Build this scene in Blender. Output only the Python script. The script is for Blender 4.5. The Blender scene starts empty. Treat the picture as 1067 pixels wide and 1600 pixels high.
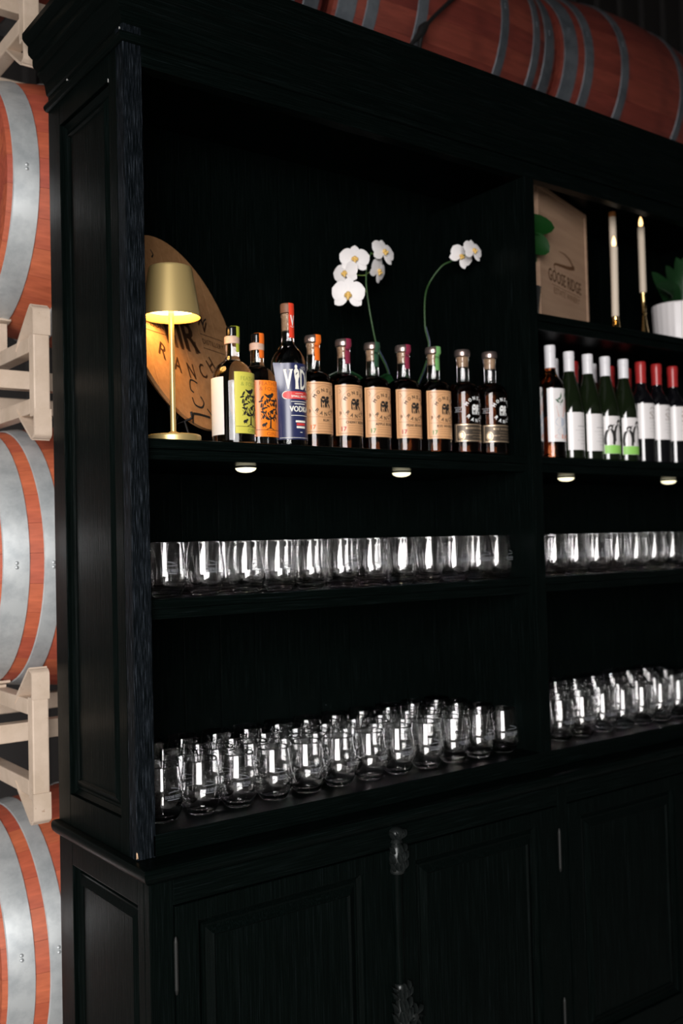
import bpy, bmesh, math, random
from mathutils import Vector, Matrix
PI = math.pi
R = math.radians
random.seed(7)
scene = bpy.context.scene
COL = scene.collection

# ------------------------------------------------------------------ camera
cam_d = bpy.data.cameras.new('camera')
cam_d.sensor_width = 36.0
cam_d.lens = 35.356
cam_d.clip_start = 0.05
cam = bpy.data.objects.new('camera', cam_d)
COL.objects.link(cam)
_y, _p, _r = R(36.8686), R(1.8291), R(-1.4245)
fw = Vector((math.sin(_y)*math.cos(_p), math.cos(_y)*math.cos(_p), math.sin(_p)))
rt = Vector((math.cos(_y), -math.sin(_y), 0))
up = rt.cross(fw)
rt, up = math.cos(_r)*rt + math.sin(_r)*up, -math.sin(_r)*rt + math.cos(_r)*up
M = Matrix((rt, up, -fw)).transposed().to_4x4()
M.translation = Vector((-0.8444, -1.8071, 1.5194))
cam.matrix_world = M
cam_d.dof.use_dof = True
cam_d.dof.focus_distance = 2.05
cam_d.dof.aperture_fstop = 2.5
scene.camera = cam

# ------------------------------------------------------------------ world, daylight, exposure
world = bpy.data.worlds.new('sky')
scene.world = world
world.use_nodes = True
bg = world.node_tree.nodes['Background']
bg.inputs[0].default_value = (0.62, 0.72, 0.85, 1)
bg.inputs[1].default_value = 0.6

win = bpy.data.lights.new('window_daylight', 'AREA')
win.shape = 'RECTANGLE'
win.size, win.size_y = 4.7, 2.6
win.energy = 760
win.color = (1.0, 0.965, 0.955)
wo = bpy.data.objects.new('window_daylight', win)
COL.objects.link(wo)
wo.location = (-4.25, -4.68, 2.3)
wo.rotation_euler = (R(90), 0, 0)            # shines towards +Y, into the hall

vs = scene.view_settings
vs.view_transform = 'Standard'
vs.look = 'None'
vs.exposure = 0.0
vs.gamma = 1.0
vs.use_curve_mapping = False
scene.cycles.max_bounces = 20
scene.cycles.transmission_bounces = 20
scene.cycles.transparent_max_bounces = 16
scene.cycles.diffuse_bounces = 3
scene.cycles.glossy_bounces = 6
scene.cycles.sample_clamp_indirect = 60.0
scene.cycles.use_denoising = True

# ------------------------------------------------------------------ materials
MATS = {}
def new_mat(name):
    m = bpy.data.materials.new(name)
    m.use_nodes = True
    nt = m.node_tree
    return m, nt, nt.nodes['Principled BSDF']

def mat(name, color, rough=0.5, metal=0.0, trans=0.0, ior=1.5, coat=0.0, emit=None, estr=0.0, spec=0.5):
    if name in MATS: return MATS[name]
    m, nt, b = new_mat(name)
    b.inputs['Base Color'].default_value = (*color, 1)
    b.inputs['Roughness'].default_value = rough
    b.inputs['Metallic'].default_value = metal
    b.inputs['Transmission Weight'].default_value = trans
    b.inputs['IOR'].default_value = ior
    b.inputs['Coat Weight'].default_value = coat
    b.inputs['Specular IOR Level'].default_value = spec
    if emit:
        b.inputs['Emission Color'].default_value = (*emit, 1)
        b.inputs['Emission Strength'].default_value = estr
    MATS[name] = m
    return m

def coords(nt, scale, kind='Object'):
    tc = nt.nodes.new('ShaderNodeTexCoord')
    mp = nt.nodes.new('ShaderNodeMapping')
    mp.inputs['Scale'].default_value = scale
    nt.links.new(tc.outputs[kind], mp.inputs['Vector'])
    return mp.outputs['Vector']

def noise(nt, vec, scale=1.0, detail=4.0, rough=0.55):
    n = nt.nodes.new('ShaderNodeTexNoise')
    n.inputs['Scale'].default_value = scale
    n.inputs['Detail'].default_value = detail
    n.inputs['Roughness'].default_value = rough
    nt.links.new(vec, n.inputs['Vector'])
    return n.outputs['Fac']

def ramp(nt, fac, stops):
    r = nt.nodes.new('ShaderNodeValToRGB')
    el = r.color_ramp.elements
    while len(el) < len(stops): el.new(0.5)
    for e, (p, c) in zip(el, stops):
        e.position = p
        e.color = (*c, 1)
    nt.links.new(fac, r.inputs['Fac'])
    return r.outputs['Color']

def mixc(nt, fac, a, b, mode='MIX'):
    n = nt.nodes.new('ShaderNodeMix')
    n.data_type = 'RGBA'
    n.blend_type = mode
    for s, v in ((n.inputs['Factor'], fac), (n.inputs['A'], a), (n.inputs['B'], b)):
        if hasattr(v, 'is_linked') or isinstance(v, bpy.types.NodeSocket): nt.links.new(v, s)
        elif isinstance(v, tuple): s.default_value = (*v, 1) if len(v) == 3 else v
        else: s.default_value = v
    return n.outputs['Result']

def bump(nt, b, h, strength=0.3, dist=0.002):
    n = nt.nodes.new('ShaderNodeBump')
    n.inputs['Strength'].default_value = strength
    n.inputs['Distance'].default_value = dist
    nt.links.new(h, n.inputs['Height'])
    nt.links.new(n.outputs['Normal'], b.inputs['Normal'])

def black_paint(name, sc, stops=None, rough=0.28):
    m, nt, b = new_mat(name)
    v = coords(nt, sc)
    f = noise(nt, v, 1.0, 3.0, 0.6)
    c = ramp(nt, f, stops or [(0.42, (0.0009, 0.0020, 0.0017)), (0.60, (0.0018, 0.0034, 0.0030)), (0.80, (0.0065, 0.0090, 0.0100))])
    nt.links.new(c, b.inputs['Base Color'])
    b.inputs['Roughness'].default_value = rough
    b.inputs['Specular IOR Level'].default_value = 0.04
    bump(nt, b, f, 0.55, 0.0008)
    MATS[name] = m
    return m
BLACK_V = black_paint('black_paint_upright_grain', (420, 420, 9))
BRUSHED_SHEEN = black_paint('brushed_oak_painted_sheen', (900, 900, 20), [(0.46, (0.0012, 0.0020, 0.0024)), (0.58, (0.008, 0.0105, 0.0135)), (0.70, (0.050, 0.060, 0.074))], 0.4)  # grain streaks lightened: the room's sheen on the stile is painted into the colour
BLACK_H = black_paint('black_paint_level_grain', (9, 420, 420))
BLACK_Y = black_paint('black_paint_deep_grain', (420, 9, 420))

def oak_stave(name, cols, stain, stain_amt):
    m, nt, b = new_mat(name)
    oi = nt.nodes.new('ShaderNodeObjectInfo')
    base = ramp(nt, oi.outputs['Random'], [(0.0, cols[0]), (0.5, cols[1]), (1.0, cols[2])])
    v = coords(nt, (5, 90, 90))
    g = noise(nt, v, 1.0, 4.0)
    gr = ramp(nt, g, [(0.3, (0.72, 0.66, 0.62)), (0.7, (1.08, 1.05, 1.02))])
    c = mixc(nt, 1.0, base, gr, 'MULTIPLY')
    v2 = coords(nt, (3.2, 3.2, 3.2))
    s = noise(nt, v2, 1.0, 3.0, 0.6)
    sm = ramp(nt, s, [(0.48, (0, 0, 0)), (0.68, (stain_amt,)*3)])
    c = mixc(nt, sm, c, stain)
    nt.links.new(c, b.inputs['Base Color'])
    b.inputs['Roughness'].default_value = 0.55
    bump(nt, b, g, 0.25, 0.001)
    MATS[name] = m
    return m
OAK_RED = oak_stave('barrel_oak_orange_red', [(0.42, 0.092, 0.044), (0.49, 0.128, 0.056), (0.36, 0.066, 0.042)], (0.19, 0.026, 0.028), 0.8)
OAK_SHADED = oak_stave('barrel_oak_wine_red_shaded', [(0.19, 0.034, 0.025), (0.27, 0.060, 0.038), (0.14, 0.020, 0.018)], (0.055, 0.010, 0.009), 0.85)  # wine-stained wood, darkened further so the top row's shade is in the colour

def steel(name, ca, cb, metal, rough, rust=False):
    m, nt, b = new_mat(name)
    v = coords(nt, (14, 14, 14))
    f = noise(nt, v, 1.0, 6.0, 0.65)
    c = ramp(nt, f, [(0.35, ca), (0.6, cb)])
    if rust:
        r_ = ramp(nt, noise(nt, coords(nt, (38, 38, 38)), 1.0, 5.0, 0.7), [(0.66, (0, 0, 0)), (0.72, (0.8, 0.8, 0.8))])
        c = mixc(nt, r_, c, (0.20, 0.085, 0.035))
    nt.links.new(c, b.inputs['Base Color'])
    b.inputs['Metallic'].default_value = metal
    b.inputs['Roughness'].default_value = rough
    MATS[name] = m
    return m
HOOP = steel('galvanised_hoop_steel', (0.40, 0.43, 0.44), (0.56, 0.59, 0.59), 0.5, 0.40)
HOOP_SHADED = steel('shade_darkened_hoop_steel', (0.09, 0.105, 0.12), (0.16, 0.18, 0.20), 0.45, 0.5)  # hoop steel with the top row's shade painted into its colour
RACK = steel('cream_painted_steel', (0.46, 0.36, 0.27), (0.54, 0.43, 0.335), 0.0, 0.5, True)

def pale_wood(name, a, bcol, sc, rough=0.55):
    m, nt, b = new_mat(name)
    v = coords(nt, sc)
    f = noise(nt, v, 1.0, 5.0, 0.6)
    c = ramp(nt, f, [(0.3, a), (0.7, bcol)])
    nt.links.new(c, b.inputs['Base Color'])
    b.inputs['Roughness'].default_value = rough
    bump(nt, b, f, 0.15, 0.001)
    MATS[name] = m
    return m
HEADWOOD = pale_wood('barrel_head_oak', (0.33, 0.16, 0.062), (0.44, 0.23, 0.10), (60, 60, 4))
BOXWOOD = pale_wood('pine_crate_wood', (0.30, 0.185, 0.12), (0.37, 0.24, 0.155), (4, 50, 50))
CORK = pale_wood('cork', (0.45, 0.27, 0.15), (0.62, 0.42, 0.27), (220, 220, 220), 0.7)

GLASS = mat('clear_glass', (1, 1, 1), 0.0, trans=1.0, ior=1.47)
CLEAR_FILLED = mat('clear_filled_bottle_glass', (0.96, 0.98, 0.97), 0.0, trans=1.0, ior=1.38)
AMBER = mat('bottle_of_dark_spirit', (0.16, 0.035, 0.008), 0.0, trans=1.0, ior=1.42)
ROSE = mat('bottle_of_rose_wine', (0.65, 0.20, 0.06), 0.0, trans=1.0, ior=1.42)
WINE_GREEN = mat('dark_green_bottle_glass', (0.006, 0.010, 0.004), 0.03, coat=0.3)
WINE_BLACK = mat('near_black_bottle_glass', (0.003, 0.003, 0.004), 0.03, coat=0.3)
BRASS = mat('brushed_gold_metal', (0.62, 0.46, 0.19), 0.36, metal=0.6)
GOLD = mat('polished_gold', (0.75, 0.52, 0.22), 0.15, metal=1.0)
CAPMETAL = mat('rose_steel_cap', (0.42, 0.33, 0.30), 0.28, metal=0.9)
KRAFT = mat('kraft_label_paper', (0.60, 0.325, 0.155), 0.30)
INK = mat('black_ink', (0.012, 0.011, 0.010), 0.6)
INK_BROWN = mat('burnt_brown_ink', (0.10, 0.042, 0.014), 0.7)
INK_GREY = mat('grey_ink', (0.30, 0.29, 0.29), 0.6)
PAPER = mat('white_label_paper', (0.74, 0.71, 0.70), 0.30)
WHITE_INK = mat('white_ink', (0.80, 0.80, 0.78), 0.5)
ETCH = mat('white_glass_print', (0.16, 0.17, 0.19), 0.6)

# ------------------------------------------------------------------ geometry helpers
class MB:
    def __init__(s): s.v, s.f = [], []
    def add(s, vs, fs):
        o = len(s.v)
        s.v += [tuple(p) for p in vs]
        s.f += [tuple(i + o for i in f) for f in fs]
        return s
    def box(s, x0, x1, y0, y1, z0, z1):
        return s.add([(x0,y0,z0),(x1,y0,z0),(x1,y1,z0),(x0,y1,z0),(x0,y0,z1),(x1,y0,z1),(x1,y1,z1),(x0,y1,z1)],
                     [(0,3,2,1),(4,5,6,7),(0,1,5,4),(1,2,6,5),(2,3,7,6),(3,0,4,7)])
    def cbox(s, x0, x1, y0, y1, z0, z1, c=0.002):
        """box with chamfered edges"""
        bm = bmesh.new()
        MB().box(x0, x1, y0, y1, z0, z1).to_bm(bm)
        bmesh.ops.bevel(bm, geom=bm.edges[:], offset=c, segments=2, affect='EDGES', profile=0.6)
        bm.verts.index_update()
        s.add([v.co[:] for v in bm.verts], [[v.index for v in f.verts] for f in bm.faces])
        bm.free()
        return s
    def to_bm(s, bm):
        vs = [bm.verts.new(p) for p in s.v]
        for f in s.f: bm.faces.new([vs[i] for i in f])
    def lathe(s, prof, n=32, cx=0, cy=0, cz=0, a0=0.0):
        """prof: list of (r, z); closed on the axis where r == 0"""
        rings = []
        q = [prof[0]]
        for k in range(len(prof)-1):             # hold the shading of long straight walls with rings near their ends
            (r0, z0), (r1, z1) = prof[k], prof[k+1]
            L = math.hypot(r1-r0, z1-z0)
            near = [math.hypot(prof[j+1][0]-prof[j][0], prof[j+1][1]-prof[j][1]) for j in (k-1, k+1) if 0 <= j < len(prof)-1]
            if L > 0.008 and near and L > 2.0*min(near) and min(r0, r1) > 0:
                e = min(0.0025, L*0.12)/L
                q += [(r0+(r1-r0)*e, z0+(z1-z0)*e), (r1+(r0-r1)*e, z1+(z0-z1)*e)]
            q.append((r1, z1))
        prof = q
        for r, z in prof:
            if r <= 1e-6:
                rings.append([len(s.v)]); s.v.append((cx, cy, cz+z))
            else:
                rings.append(list(range(len(s.v), len(s.v)+n)))
                for i in range(n):
                    a = a0 + 2*PI*i/n
                    s.v.append((cx+r*math.cos(a), cy+r*math.sin(a), cz+z))
        for A, B in zip(rings, rings[1:]):
            if len(A) == 1 and len(B) == 1: continue
            for i in range(n):
                j = (i+1) % n
                if len(A) == 1: s.f.append((A[0], B[j], B[i]))
                elif len(B) == 1: s.f.append((A[i], A[j], B[0]))
                else: s.f.append((A[i], A[j], B[j], B[i]))
        return s
    def tube(s, pts, rad, n=10, caps=True):
        pts = [Vector(p) for p in pts]
        rads = rad if isinstance(rad, (list, tuple)) else [rad]*len(pts)
        t0 = (pts[1]-pts[0]).normalized()
        ref = Vector((0,0,1)) if abs(t0.z) < 0.9 else Vector((1,0,0))
        u = t0.cross(ref).normalized()
        rings = []
        for i, p in enumerate(pts):
            t = (pts[min(i+1, len(pts)-1)] - pts[max(i-1, 0)]).normalized()
            u = (u - t*u.dot(t)).normalized()
            w = t.cross(u)
            rings.append(list(range(len(s.v), len(s.v)+n)))
            for k in range(n):
                a = 2*PI*k/n
                q = p + (u*math.cos(a)+w*math.sin(a))*rads[i]
                s.v.append(tuple(q))
        for A, B in zip(rings, rings[1:]):
            for i in range(n):
                j = (i+1) % n
                s.f.append((A[i], A[j], B[j], B[i]))
        if caps:
            s.f.append(tuple(reversed(rings[0]))); s.f.append(tuple(rings[-1]))
        return s
    def bar(s, pts, w, t, wdir):
        """flat bar swept along pts; wdir = width direction"""
        pts = [Vector(p) for p in pts]
        wd = Vector(wdir).normalized()
        rings = []
        for i, p in enumerate(pts):
            d = (pts[min(i+1, len(pts)-1)] - pts[max(i-1, 0)]).normalized()
            nrm = d.cross(wd).normalized()
            rings.append(list(range(len(s.v), len(s.v)+4)))
            for a, b in ((-1,-1),(1,-1),(1,1),(-1,1)):
                s.v.append(tuple(p + wd*(a*w/2) + nrm*(b*t/2)))
        for A, B in zip(rings, rings[1:]):
            for i in range(4):
                j = (i+1) % 4
                s.f.append((A[i], A[j], B[j], B[i]))
        s.f.append(tuple(reversed(rings[0]))); s.f.append(tuple(rings[-1]))
        return s
    def build(s, name, m, parent=None, smooth=None, loc=None):
        me = s.mesh(name, m, smooth)
        return link(name, me, parent, loc)
    def mesh(s, name, m, smooth=None):
        me = bpy.data.meshes.new(name)
        me.from_pydata(s.v, [], s.f)
        bm = bmesh.new(); bm.from_mesh(me)
        bmesh.ops.recalc_face_normals(bm, faces=bm.faces[:])
        bm.to_mesh(me); bm.free()
        if smooth is not None:
            for p in me.polygons: p.use_smooth = True
            me.set_sharp_from_angle(angle=R(smooth))
        me.materials.append(m)
        return me

def link(name, me, parent=None, loc=None):
    o = bpy.data.objects.new(name, me)
    COL.objects.link(o)
    if parent: o.parent = parent
    if loc: o.location = loc
    return o

def thing(name, label, cat, loc=(0,0,0), rotz=0.0, group=None):
    o = bpy.data.objects.new(name, None)
    COL.objects.link(o)
    o.empty_display_size = 0.05
    o.location = loc
    o.rotation_euler = (0, 0, rotz)
    o['label'] = label; o['category'] = cat
    if group: o['group'] = group
    return o

def tag(o, label, cat, group=None):
    o['label'] = label; o['category'] = cat
    if group: o['group'] = group
    return o

def dup(root, loc, rotz=None, label=None, group=None):
    r = root.copy(); COL.objects.link(r)
    r.location = loc
    if rotz is not None: r.rotation_euler = (0, 0, rotz)
    if label: r['label'] = label
    if group: r['group'] = group
    for ch in list(root.children):
        c = ch.copy(); COL.objects.link(c); c.parent = r
        for g in list(ch.children):
            d = g.copy(); COL.objects.link(d); d.parent = c
    return r

def struct(o):
    o['kind'] = 'structure'
    return o

# ---- flat drawing: shapes as (verts2d, faces), mapped onto planes and cylinders
_tc = {}
def text2d(s):
    if s not in _tc:
        cu = bpy.data.curves.new('lettering', 'FONT')
        cu.body = s
        cu.resolution_u = 2
        cu.align_x = 'CENTER'; cu.align_y = 'CENTER'
        o = bpy.data.objects.new('lettering', cu)
        COL.objects.link(o)
        me = bpy.data.meshes.new_from_object(o)
        vs = [(v.co.x, v.co.y) for v in me.vertices]
        fs = [tuple(p.vertices) for p in me.polygons]
        bpy.data.objects.remove(o); bpy.data.curves.remove(cu); bpy.data.meshes.remove(me)
        xs = [p[0] for p in vs] or [0]; ys = [p[1] for p in vs] or [0]
        _tc[s] = (vs, fs, (min(xs), max(xs), min(ys), max(ys)))
    return _tc[s]

class Draw:
    def __init__(s): s.v, s.f = [], []
    def add(s, vs, fs):
        o = len(s.v); s.v += vs; s.f += [tuple(i+o for i in f) for f in fs]; return s
    def text(s, t, cx, cy, h, w=None, bold=0.0, rot=0.0):
        vs, fs, (x0, x1, y0, y1) = text2d(t)
        k = h/(y1-y0) if y1 > y0 else 1
        kx = k if w is None else w/(x1-x0)
        c, sn = math.cos(rot), math.sin(rot)
        mx, my = (x0+x1)/2, (y0+y1)/2
        offs = [(0,0)] if not bold else [(-bold,0),(bold,0),(0,bold*.6),(0,-bold*.6)]
        for dx, dy in offs:
            out = []
            for x, y in vs:
                X, Y = (x-mx)*kx+dx, (y-my)*k+dy
                out.append((cx+X*c-Y*sn, cy+X*sn+Y*c))
            s.add(out, fs)
        return s
    def arc(s, t, cx, cy, rad, h, a0, a1, bottom=False, bold=0.0, w=None):
        """letters along an arc; angles in degrees from the top (clockwise +) or, bottom=True, from the bottom"""
        n = len(t)
        for i, ch in enumerate(t):
            a = R(a0+(a1-a0)*(i/(n-1)))
            if not bottom: s.text(ch, cx+rad*math.sin(a), cy+rad*math.cos(a), h, w, bold, -a)
            else: s.text(ch, cx+rad*math.sin(a), cy-rad*math.cos(a), h, w, bold, a)
        return s
    def rect(s, x0, x1, y0, y1):
        n = max(1, int(abs(x1-x0)/0.006))
        vs, fs = [], []
        for i in range(n+1):
            x = x0+(x1-x0)*i/n
            vs += [(x, y0), (x, y1)]
        for i in range(n): fs.append((2*i, 2*i+2, 2*i+3, 2*i+1))
        return s.add(vs, fs)
    def frame(s, x0, x1, y0, y1, t):
        s.rect(x0, x1, y0, y0+t); s.rect(x0, x1, y1-t, y1)
        s.rect(x0, x0+t, y0+t, y1-t); s.rect(x1-t, x1, y0+t, y1-t)
        return s
    def ell(s, cx, cy, rx, ry, rot=0, n=14):
        c, sn = math.cos(rot), math.sin(rot)
        vs = []
        for i in range(n):
            a = 2*PI*i/n
            x, y = rx*math.cos(a), ry*math.sin(a)
            vs.append((cx+x*c-y*sn, cy+x*sn+y*c))
        return s.add(vs, [tuple(range(n))])
    def stroke(s, pts, w):
        ws = w if isinstance(w, (list, tuple)) else [w]*len(pts)
        vs, fs = [], []
        for i, (x, y) in enumerate(pts):
            a, b = pts[max(i-1,0)], pts[min(i+1,len(pts)-1)]
            dx, dy = b[0]-a[0], b[1]-a[1]
            L = math.hypot(dx, dy) or 1
            nx, ny = -dy/L*ws[i]/2, dx/L*ws[i]/2
            vs += [(x+nx, y+ny), (x-nx, y-ny)]
        for i in range(len(pts)-1): fs.append((2*i, 2*i+1, 2*i+3, 2*i+2))
        return s.add(vs, fs)
    def poly(s, pts): return s.add(list(pts), [tuple(range(len(pts)))])
    def on(s, name, m, fn, parent, mesh_only=False):
        me = bpy.data.meshes.new(name)
        me.from_pydata([fn(x, y) for x, y in s.v], [], s.f)
        me.materials.append(m)
        if mesh_only: return me
        return link(name, me, parent)

def cyl(rad, phi=0.0):
    """flat (u, v) -> wrapped round the upright axis; phi = 0 faces -Y, u runs to the viewer's right"""
    return lambda u, v: (rad*math.sin(phi+u/rad), -rad*math.cos(phi+u/rad), v)

def smoothpts(pts, n=6):
    """Catmull-Rom through points (any dimension)"""
    out = []
    P = [pts[0]] + list(pts) + [pts[-1]]
    for i in range(1, len(P)-2):
        for k in range(n):
            t = k/n
            out.append(tuple(0.5*((2*b)+(-a+c)*t+(2*a-5*b+4*c-d)*t*t+(-a+3*b-3*c+d)*t**3)
                             for a, b, c, d in zip(P[i-1], P[i], P[i+1], P[i+2])))
    out.append(tuple(pts[-1]))
    return out

def wrap_label(rad, phi0, phi1, z0, z1, t=0.00025, flare=None):
    """paper wrapped round a bottle, with its own thickness"""
    n = max(6, int((phi1-phi0)/R(6)))
    m = 4 if flare else 1
    mb = MB()
    for r in (rad+t, rad):
        for i in range(n+1):
            a = phi0+(phi1-phi0)*i/n
            for j in range(m+1):
                z = z0+(z1-z0)*j/m
                q = r + (flare(i/n, j/m) if flare else 0)
                mb.v.append((q*math.sin(a), -q*math.cos(a), z))
    S = (n+1)*(m+1)
    id_ = lambda L, i, j: L*S+i*(m+1)+j
    for i in range(n):
        for j in range(m):
            mb.f.append((id_(0,i,j), id_(0,i+1,j), id_(0,i+1,j+1), id_(0,i,j+1)))
            mb.f.append((id_(1,i,j), id_(1,i,j+1), id_(1,i+1,j+1), id_(1,i+1,j)))
        mb.f.append((id_(0,i,0), id_(1,i,0), id_(1,i+1,0), id_(0,i+1,0)))
        mb.f.append((id_(0,i,m), id_(0,i+1,m), id_(1,i+1,m), id_(1,i,m)))
    for j in range(m):
        mb.f.append((id_(0,0,j), id_(0,0,j+1), id_(1,0,j+1), id_(1,0,j)))
        mb.f.append((id_(0,n,j), id_(1,n,j), id_(1,n,j+1), id_(0,n,j+1)))
    return mb

def on_ray(px, py, Y):
    """photo position -> where that sight line meets the upright plane at depth Y (used once, to survey points)"""
    k = 1571.39
    d = fw + rt*((px-533.5)/k) + up*((800-py)/k)
    c = M.translation
    return c + d*((Y-c.y)/d.y)

# ================================================================== THE HALL
XW0, XW1, YW0, YW1, HC = -9.0, 8.0, -4.75, 2.2, 6.2
def hall():
    conc, nt, b = new_mat('concrete_floor')
    c = ramp(nt, noise(nt, coords(nt, (1.5,1.5,1.5)), 1.0, 6.0), [(0.3, (0.38,0.37,0.355)), (0.7, (0.48,0.47,0.45))])
    nt.links.new(c, b.inputs['Base Color']); b.inputs['Roughness'].default_value = 0.55
    wallm = mat('dark_metal_siding', (0.028, 0.025, 0.024), 0.5, metal=0.1)
    struct(MB().box(XW0, XW1, YW0, YW1, -0.1, 0).build('floor', conc))
    struct(MB().box(XW0, XW1, YW0, YW1, HC, HC+0.1).build('ceiling', mat('dark_roof_lining', (0.05,0.05,0.05), 0.8)))
    # unseen beam added behind the camera to shade top barrels and upper bay
    struct(MB().box(XW0, XW1, -2.25, -1.95, 2.68, 3.9).build('added_shade_beam_1', MATS['dark_roof_lining']))
    # back wall: corrugated sheet with raised ribs every 0.23 m
    mb = MB()
    x = XW0
    prof = []
    while x < XW1:
        for dx, dy in ((0,0), (0.15,0), (0.165,-0.028), (0.20,-0.028), (0.215,0)):
            prof.append((x+dx, YW1+dy))
        x += 0.23
    n = len(prof)
    for px, py in prof: mb.v += [(px, py, 0), (px, py, HC)]
    for px, py in prof: mb.v += [(px, YW1+0.08, 0), (px, YW1+0.08, HC)]
    for i in range(n-1):
        mb.f.append((2*i, 2*i+2, 2*i+3, 2*i+1))
        mb.f.append((2*n+2*i, 2*n+2*i+1, 2*n+2*i+3, 2*n+2*i+2))
    struct(mb.build('wall_back', wallm))
    backm, wallm = wallm, mat('white_plaster', (0.55, 0.545, 0.53), 0.7)
    struct(MB().box(XW0-0.1, XW0, YW0, YW1, 0, HC).build('wall_left', wallm))
    struct(MB().box(XW1, XW1+0.1, YW0, YW1, 0, HC).build('wall_right', wallm))
    # front wall with the big daylight window
    wx0, wx1, wz0, wz1 = -6.62, -1.88, 0.98, 3.62
    mb = MB().box(XW0, wx0, YW0-0.1, YW0, 0, HC).box(wx1, XW1, YW0-0.1, YW0, 0, HC)
    mb.box(wx0, wx1, YW0-0.1, YW0, 0, wz0).box(wx0, wx1, YW0-0.1, YW0, wz1, HC)
    struct(mb.build('wall_front', wallm))
    w = struct(MB().box(wx0, wx1, YW0-0.07, YW0-0.06, wz0, wz1).build('window_1', mat('window_glass', (1,1,1), 0.0, trans=1.0, ior=1.45)))
    fm = mat('dark_window_frame', (0.03,0.03,0.03), 0.4)
    f = MB()
    for a, b_ in ((wx0, wx0+0.06), (wx1-0.06, wx1)): f.box(a, b_, YW0-0.1, YW0-0.03, wz0, wz1)
    for a, b_ in ((wz0, wz0+0.06), (wz1-0.06, wz1)): f.box(wx0+0.06, wx1-0.06, YW0-0.1, YW0-0.03, a, b_)
    f.build('window_frame', fm, w)
hall()

# ================================================================== THE HUTCH
D = 0.400
W = 2.32
BAYS = ((0.04, 1.14), (1.18, 2.28))
Z0, Z1T, Z1B, Z2T, Z2B, Z3T, Z3B = 0.963, 1.7404, 1.6987, 1.4192, 1.378, 2.128, 2.086
ZH = 2.482                                   # underside of the header rail
YB = 0.388                                   # face of the back boards
LEDGE = 0.920

def cornice_sweep(prof, x0, x1, y0, y1):
    """profile of (overhang, z) carried round left side, front and right side with mitred corners"""
    mb = MB()
    path = [lambda o: (x0-o, y1), lambda o: (x0-o, y0-o), lambda o: (x1+o, y0-o), lambda o: (x1+o, y1)]
    n = len(prof)
    for p in path:
        for o, z in prof:
            x, y = p(o); mb.v.append((x, y, z))
    for k in range(3):
        for i in range(n-1):
            a, b = k*n+i, (k+1)*n+i
            mb.f.append((a, a+1, b+1, b))
    # close inside
    base = len(mb.v)
    for p in path:
        for z in (prof[0][1], prof[-1][1]):
            x, y = p(-0.004); mb.v.append((x, y, z))
    for k in range(3):
        a, b = base+2*k, base+2*k+2
        mb.f.append((a, b, b+1, a+1))
        mb.f.append((k*n, (k+1)*n, b, a)); mb.f.append((k*n+n-1, a+1, b+1, (k+1)*n+n-1))
    mb.f.append(tuple(range(n)) + (base+1, base)); mb.f.append(tuple(range(3*n, 4*n)) + (base+7, base+6))
    return mb

def panel_frame_side(mb, x, sgn, y0, y1, z0, z1, oy0, oy1, oz0, oz1, t):
    """a side: stiles and rails around a sunk opening (plane at x, outer face on sgn side)"""
    xa, xb = (x, x+t) if sgn < 0 else (x-t, x)
    mb.cbox(xa, xb, y0, oy0, z0, z1, 0.0015); mb.cbox(xa, xb, oy1, y1, z0, z1, 0.0015)
    mb.cbox(xa, xb, oy0, oy1, z0, oz0, 0.0015); mb.cbox(xa, xb, oy0, oy1, oz1, z1, 0.0015)

def raised_panel(axis, u0, u1, z0, z1, face, mold, d, sgn=1.0):
    """sloping moulding from the outer opening to the flat field; axis 'x' = front panel (u = X, face = Y), 'y' = side panel"""
    mb = MB()
    rings = [(0, 0.010), (mold*0.30, 0.016), (mold*0.42, 0.011), (mold*0.55, 0.012), (mold, 0.004), (mold+0.004, 0.008)]
    def P(u, z, dep): return (u, face+dep, z) if axis == 'x' else (face+sgn*dep, u, z)
    for m, dep in rings:
        for u, z in ((u0+m, z0+m), (u1-m, z0+m), (u1-m, z1-m), (u0+m, z1-m)): mb.v.append(P(u, z, dep))
    n = len(rings)
    for k in range(n-1):
        for i in range(4):
            j = (i+1) % 4
            mb.f.append((4*k+i, 4*k+j, 4*k+4+j, 4*k+4+i))
    mb.f.append(tuple(range(4*(n-1), 4*n)))
    b = len(mb.v)
    for u, z in ((u0, z0), (u1, z0), (u1, z1), (u0, z1)): mb.v.append(P(u, z, 0.020))
    for i in range(4):
        j = (i+1) % 4
        mb.f.append((i, b+i, b+j, j))
    mb.f.append((b, b+3, b+2, b+1))
    return mb

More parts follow.
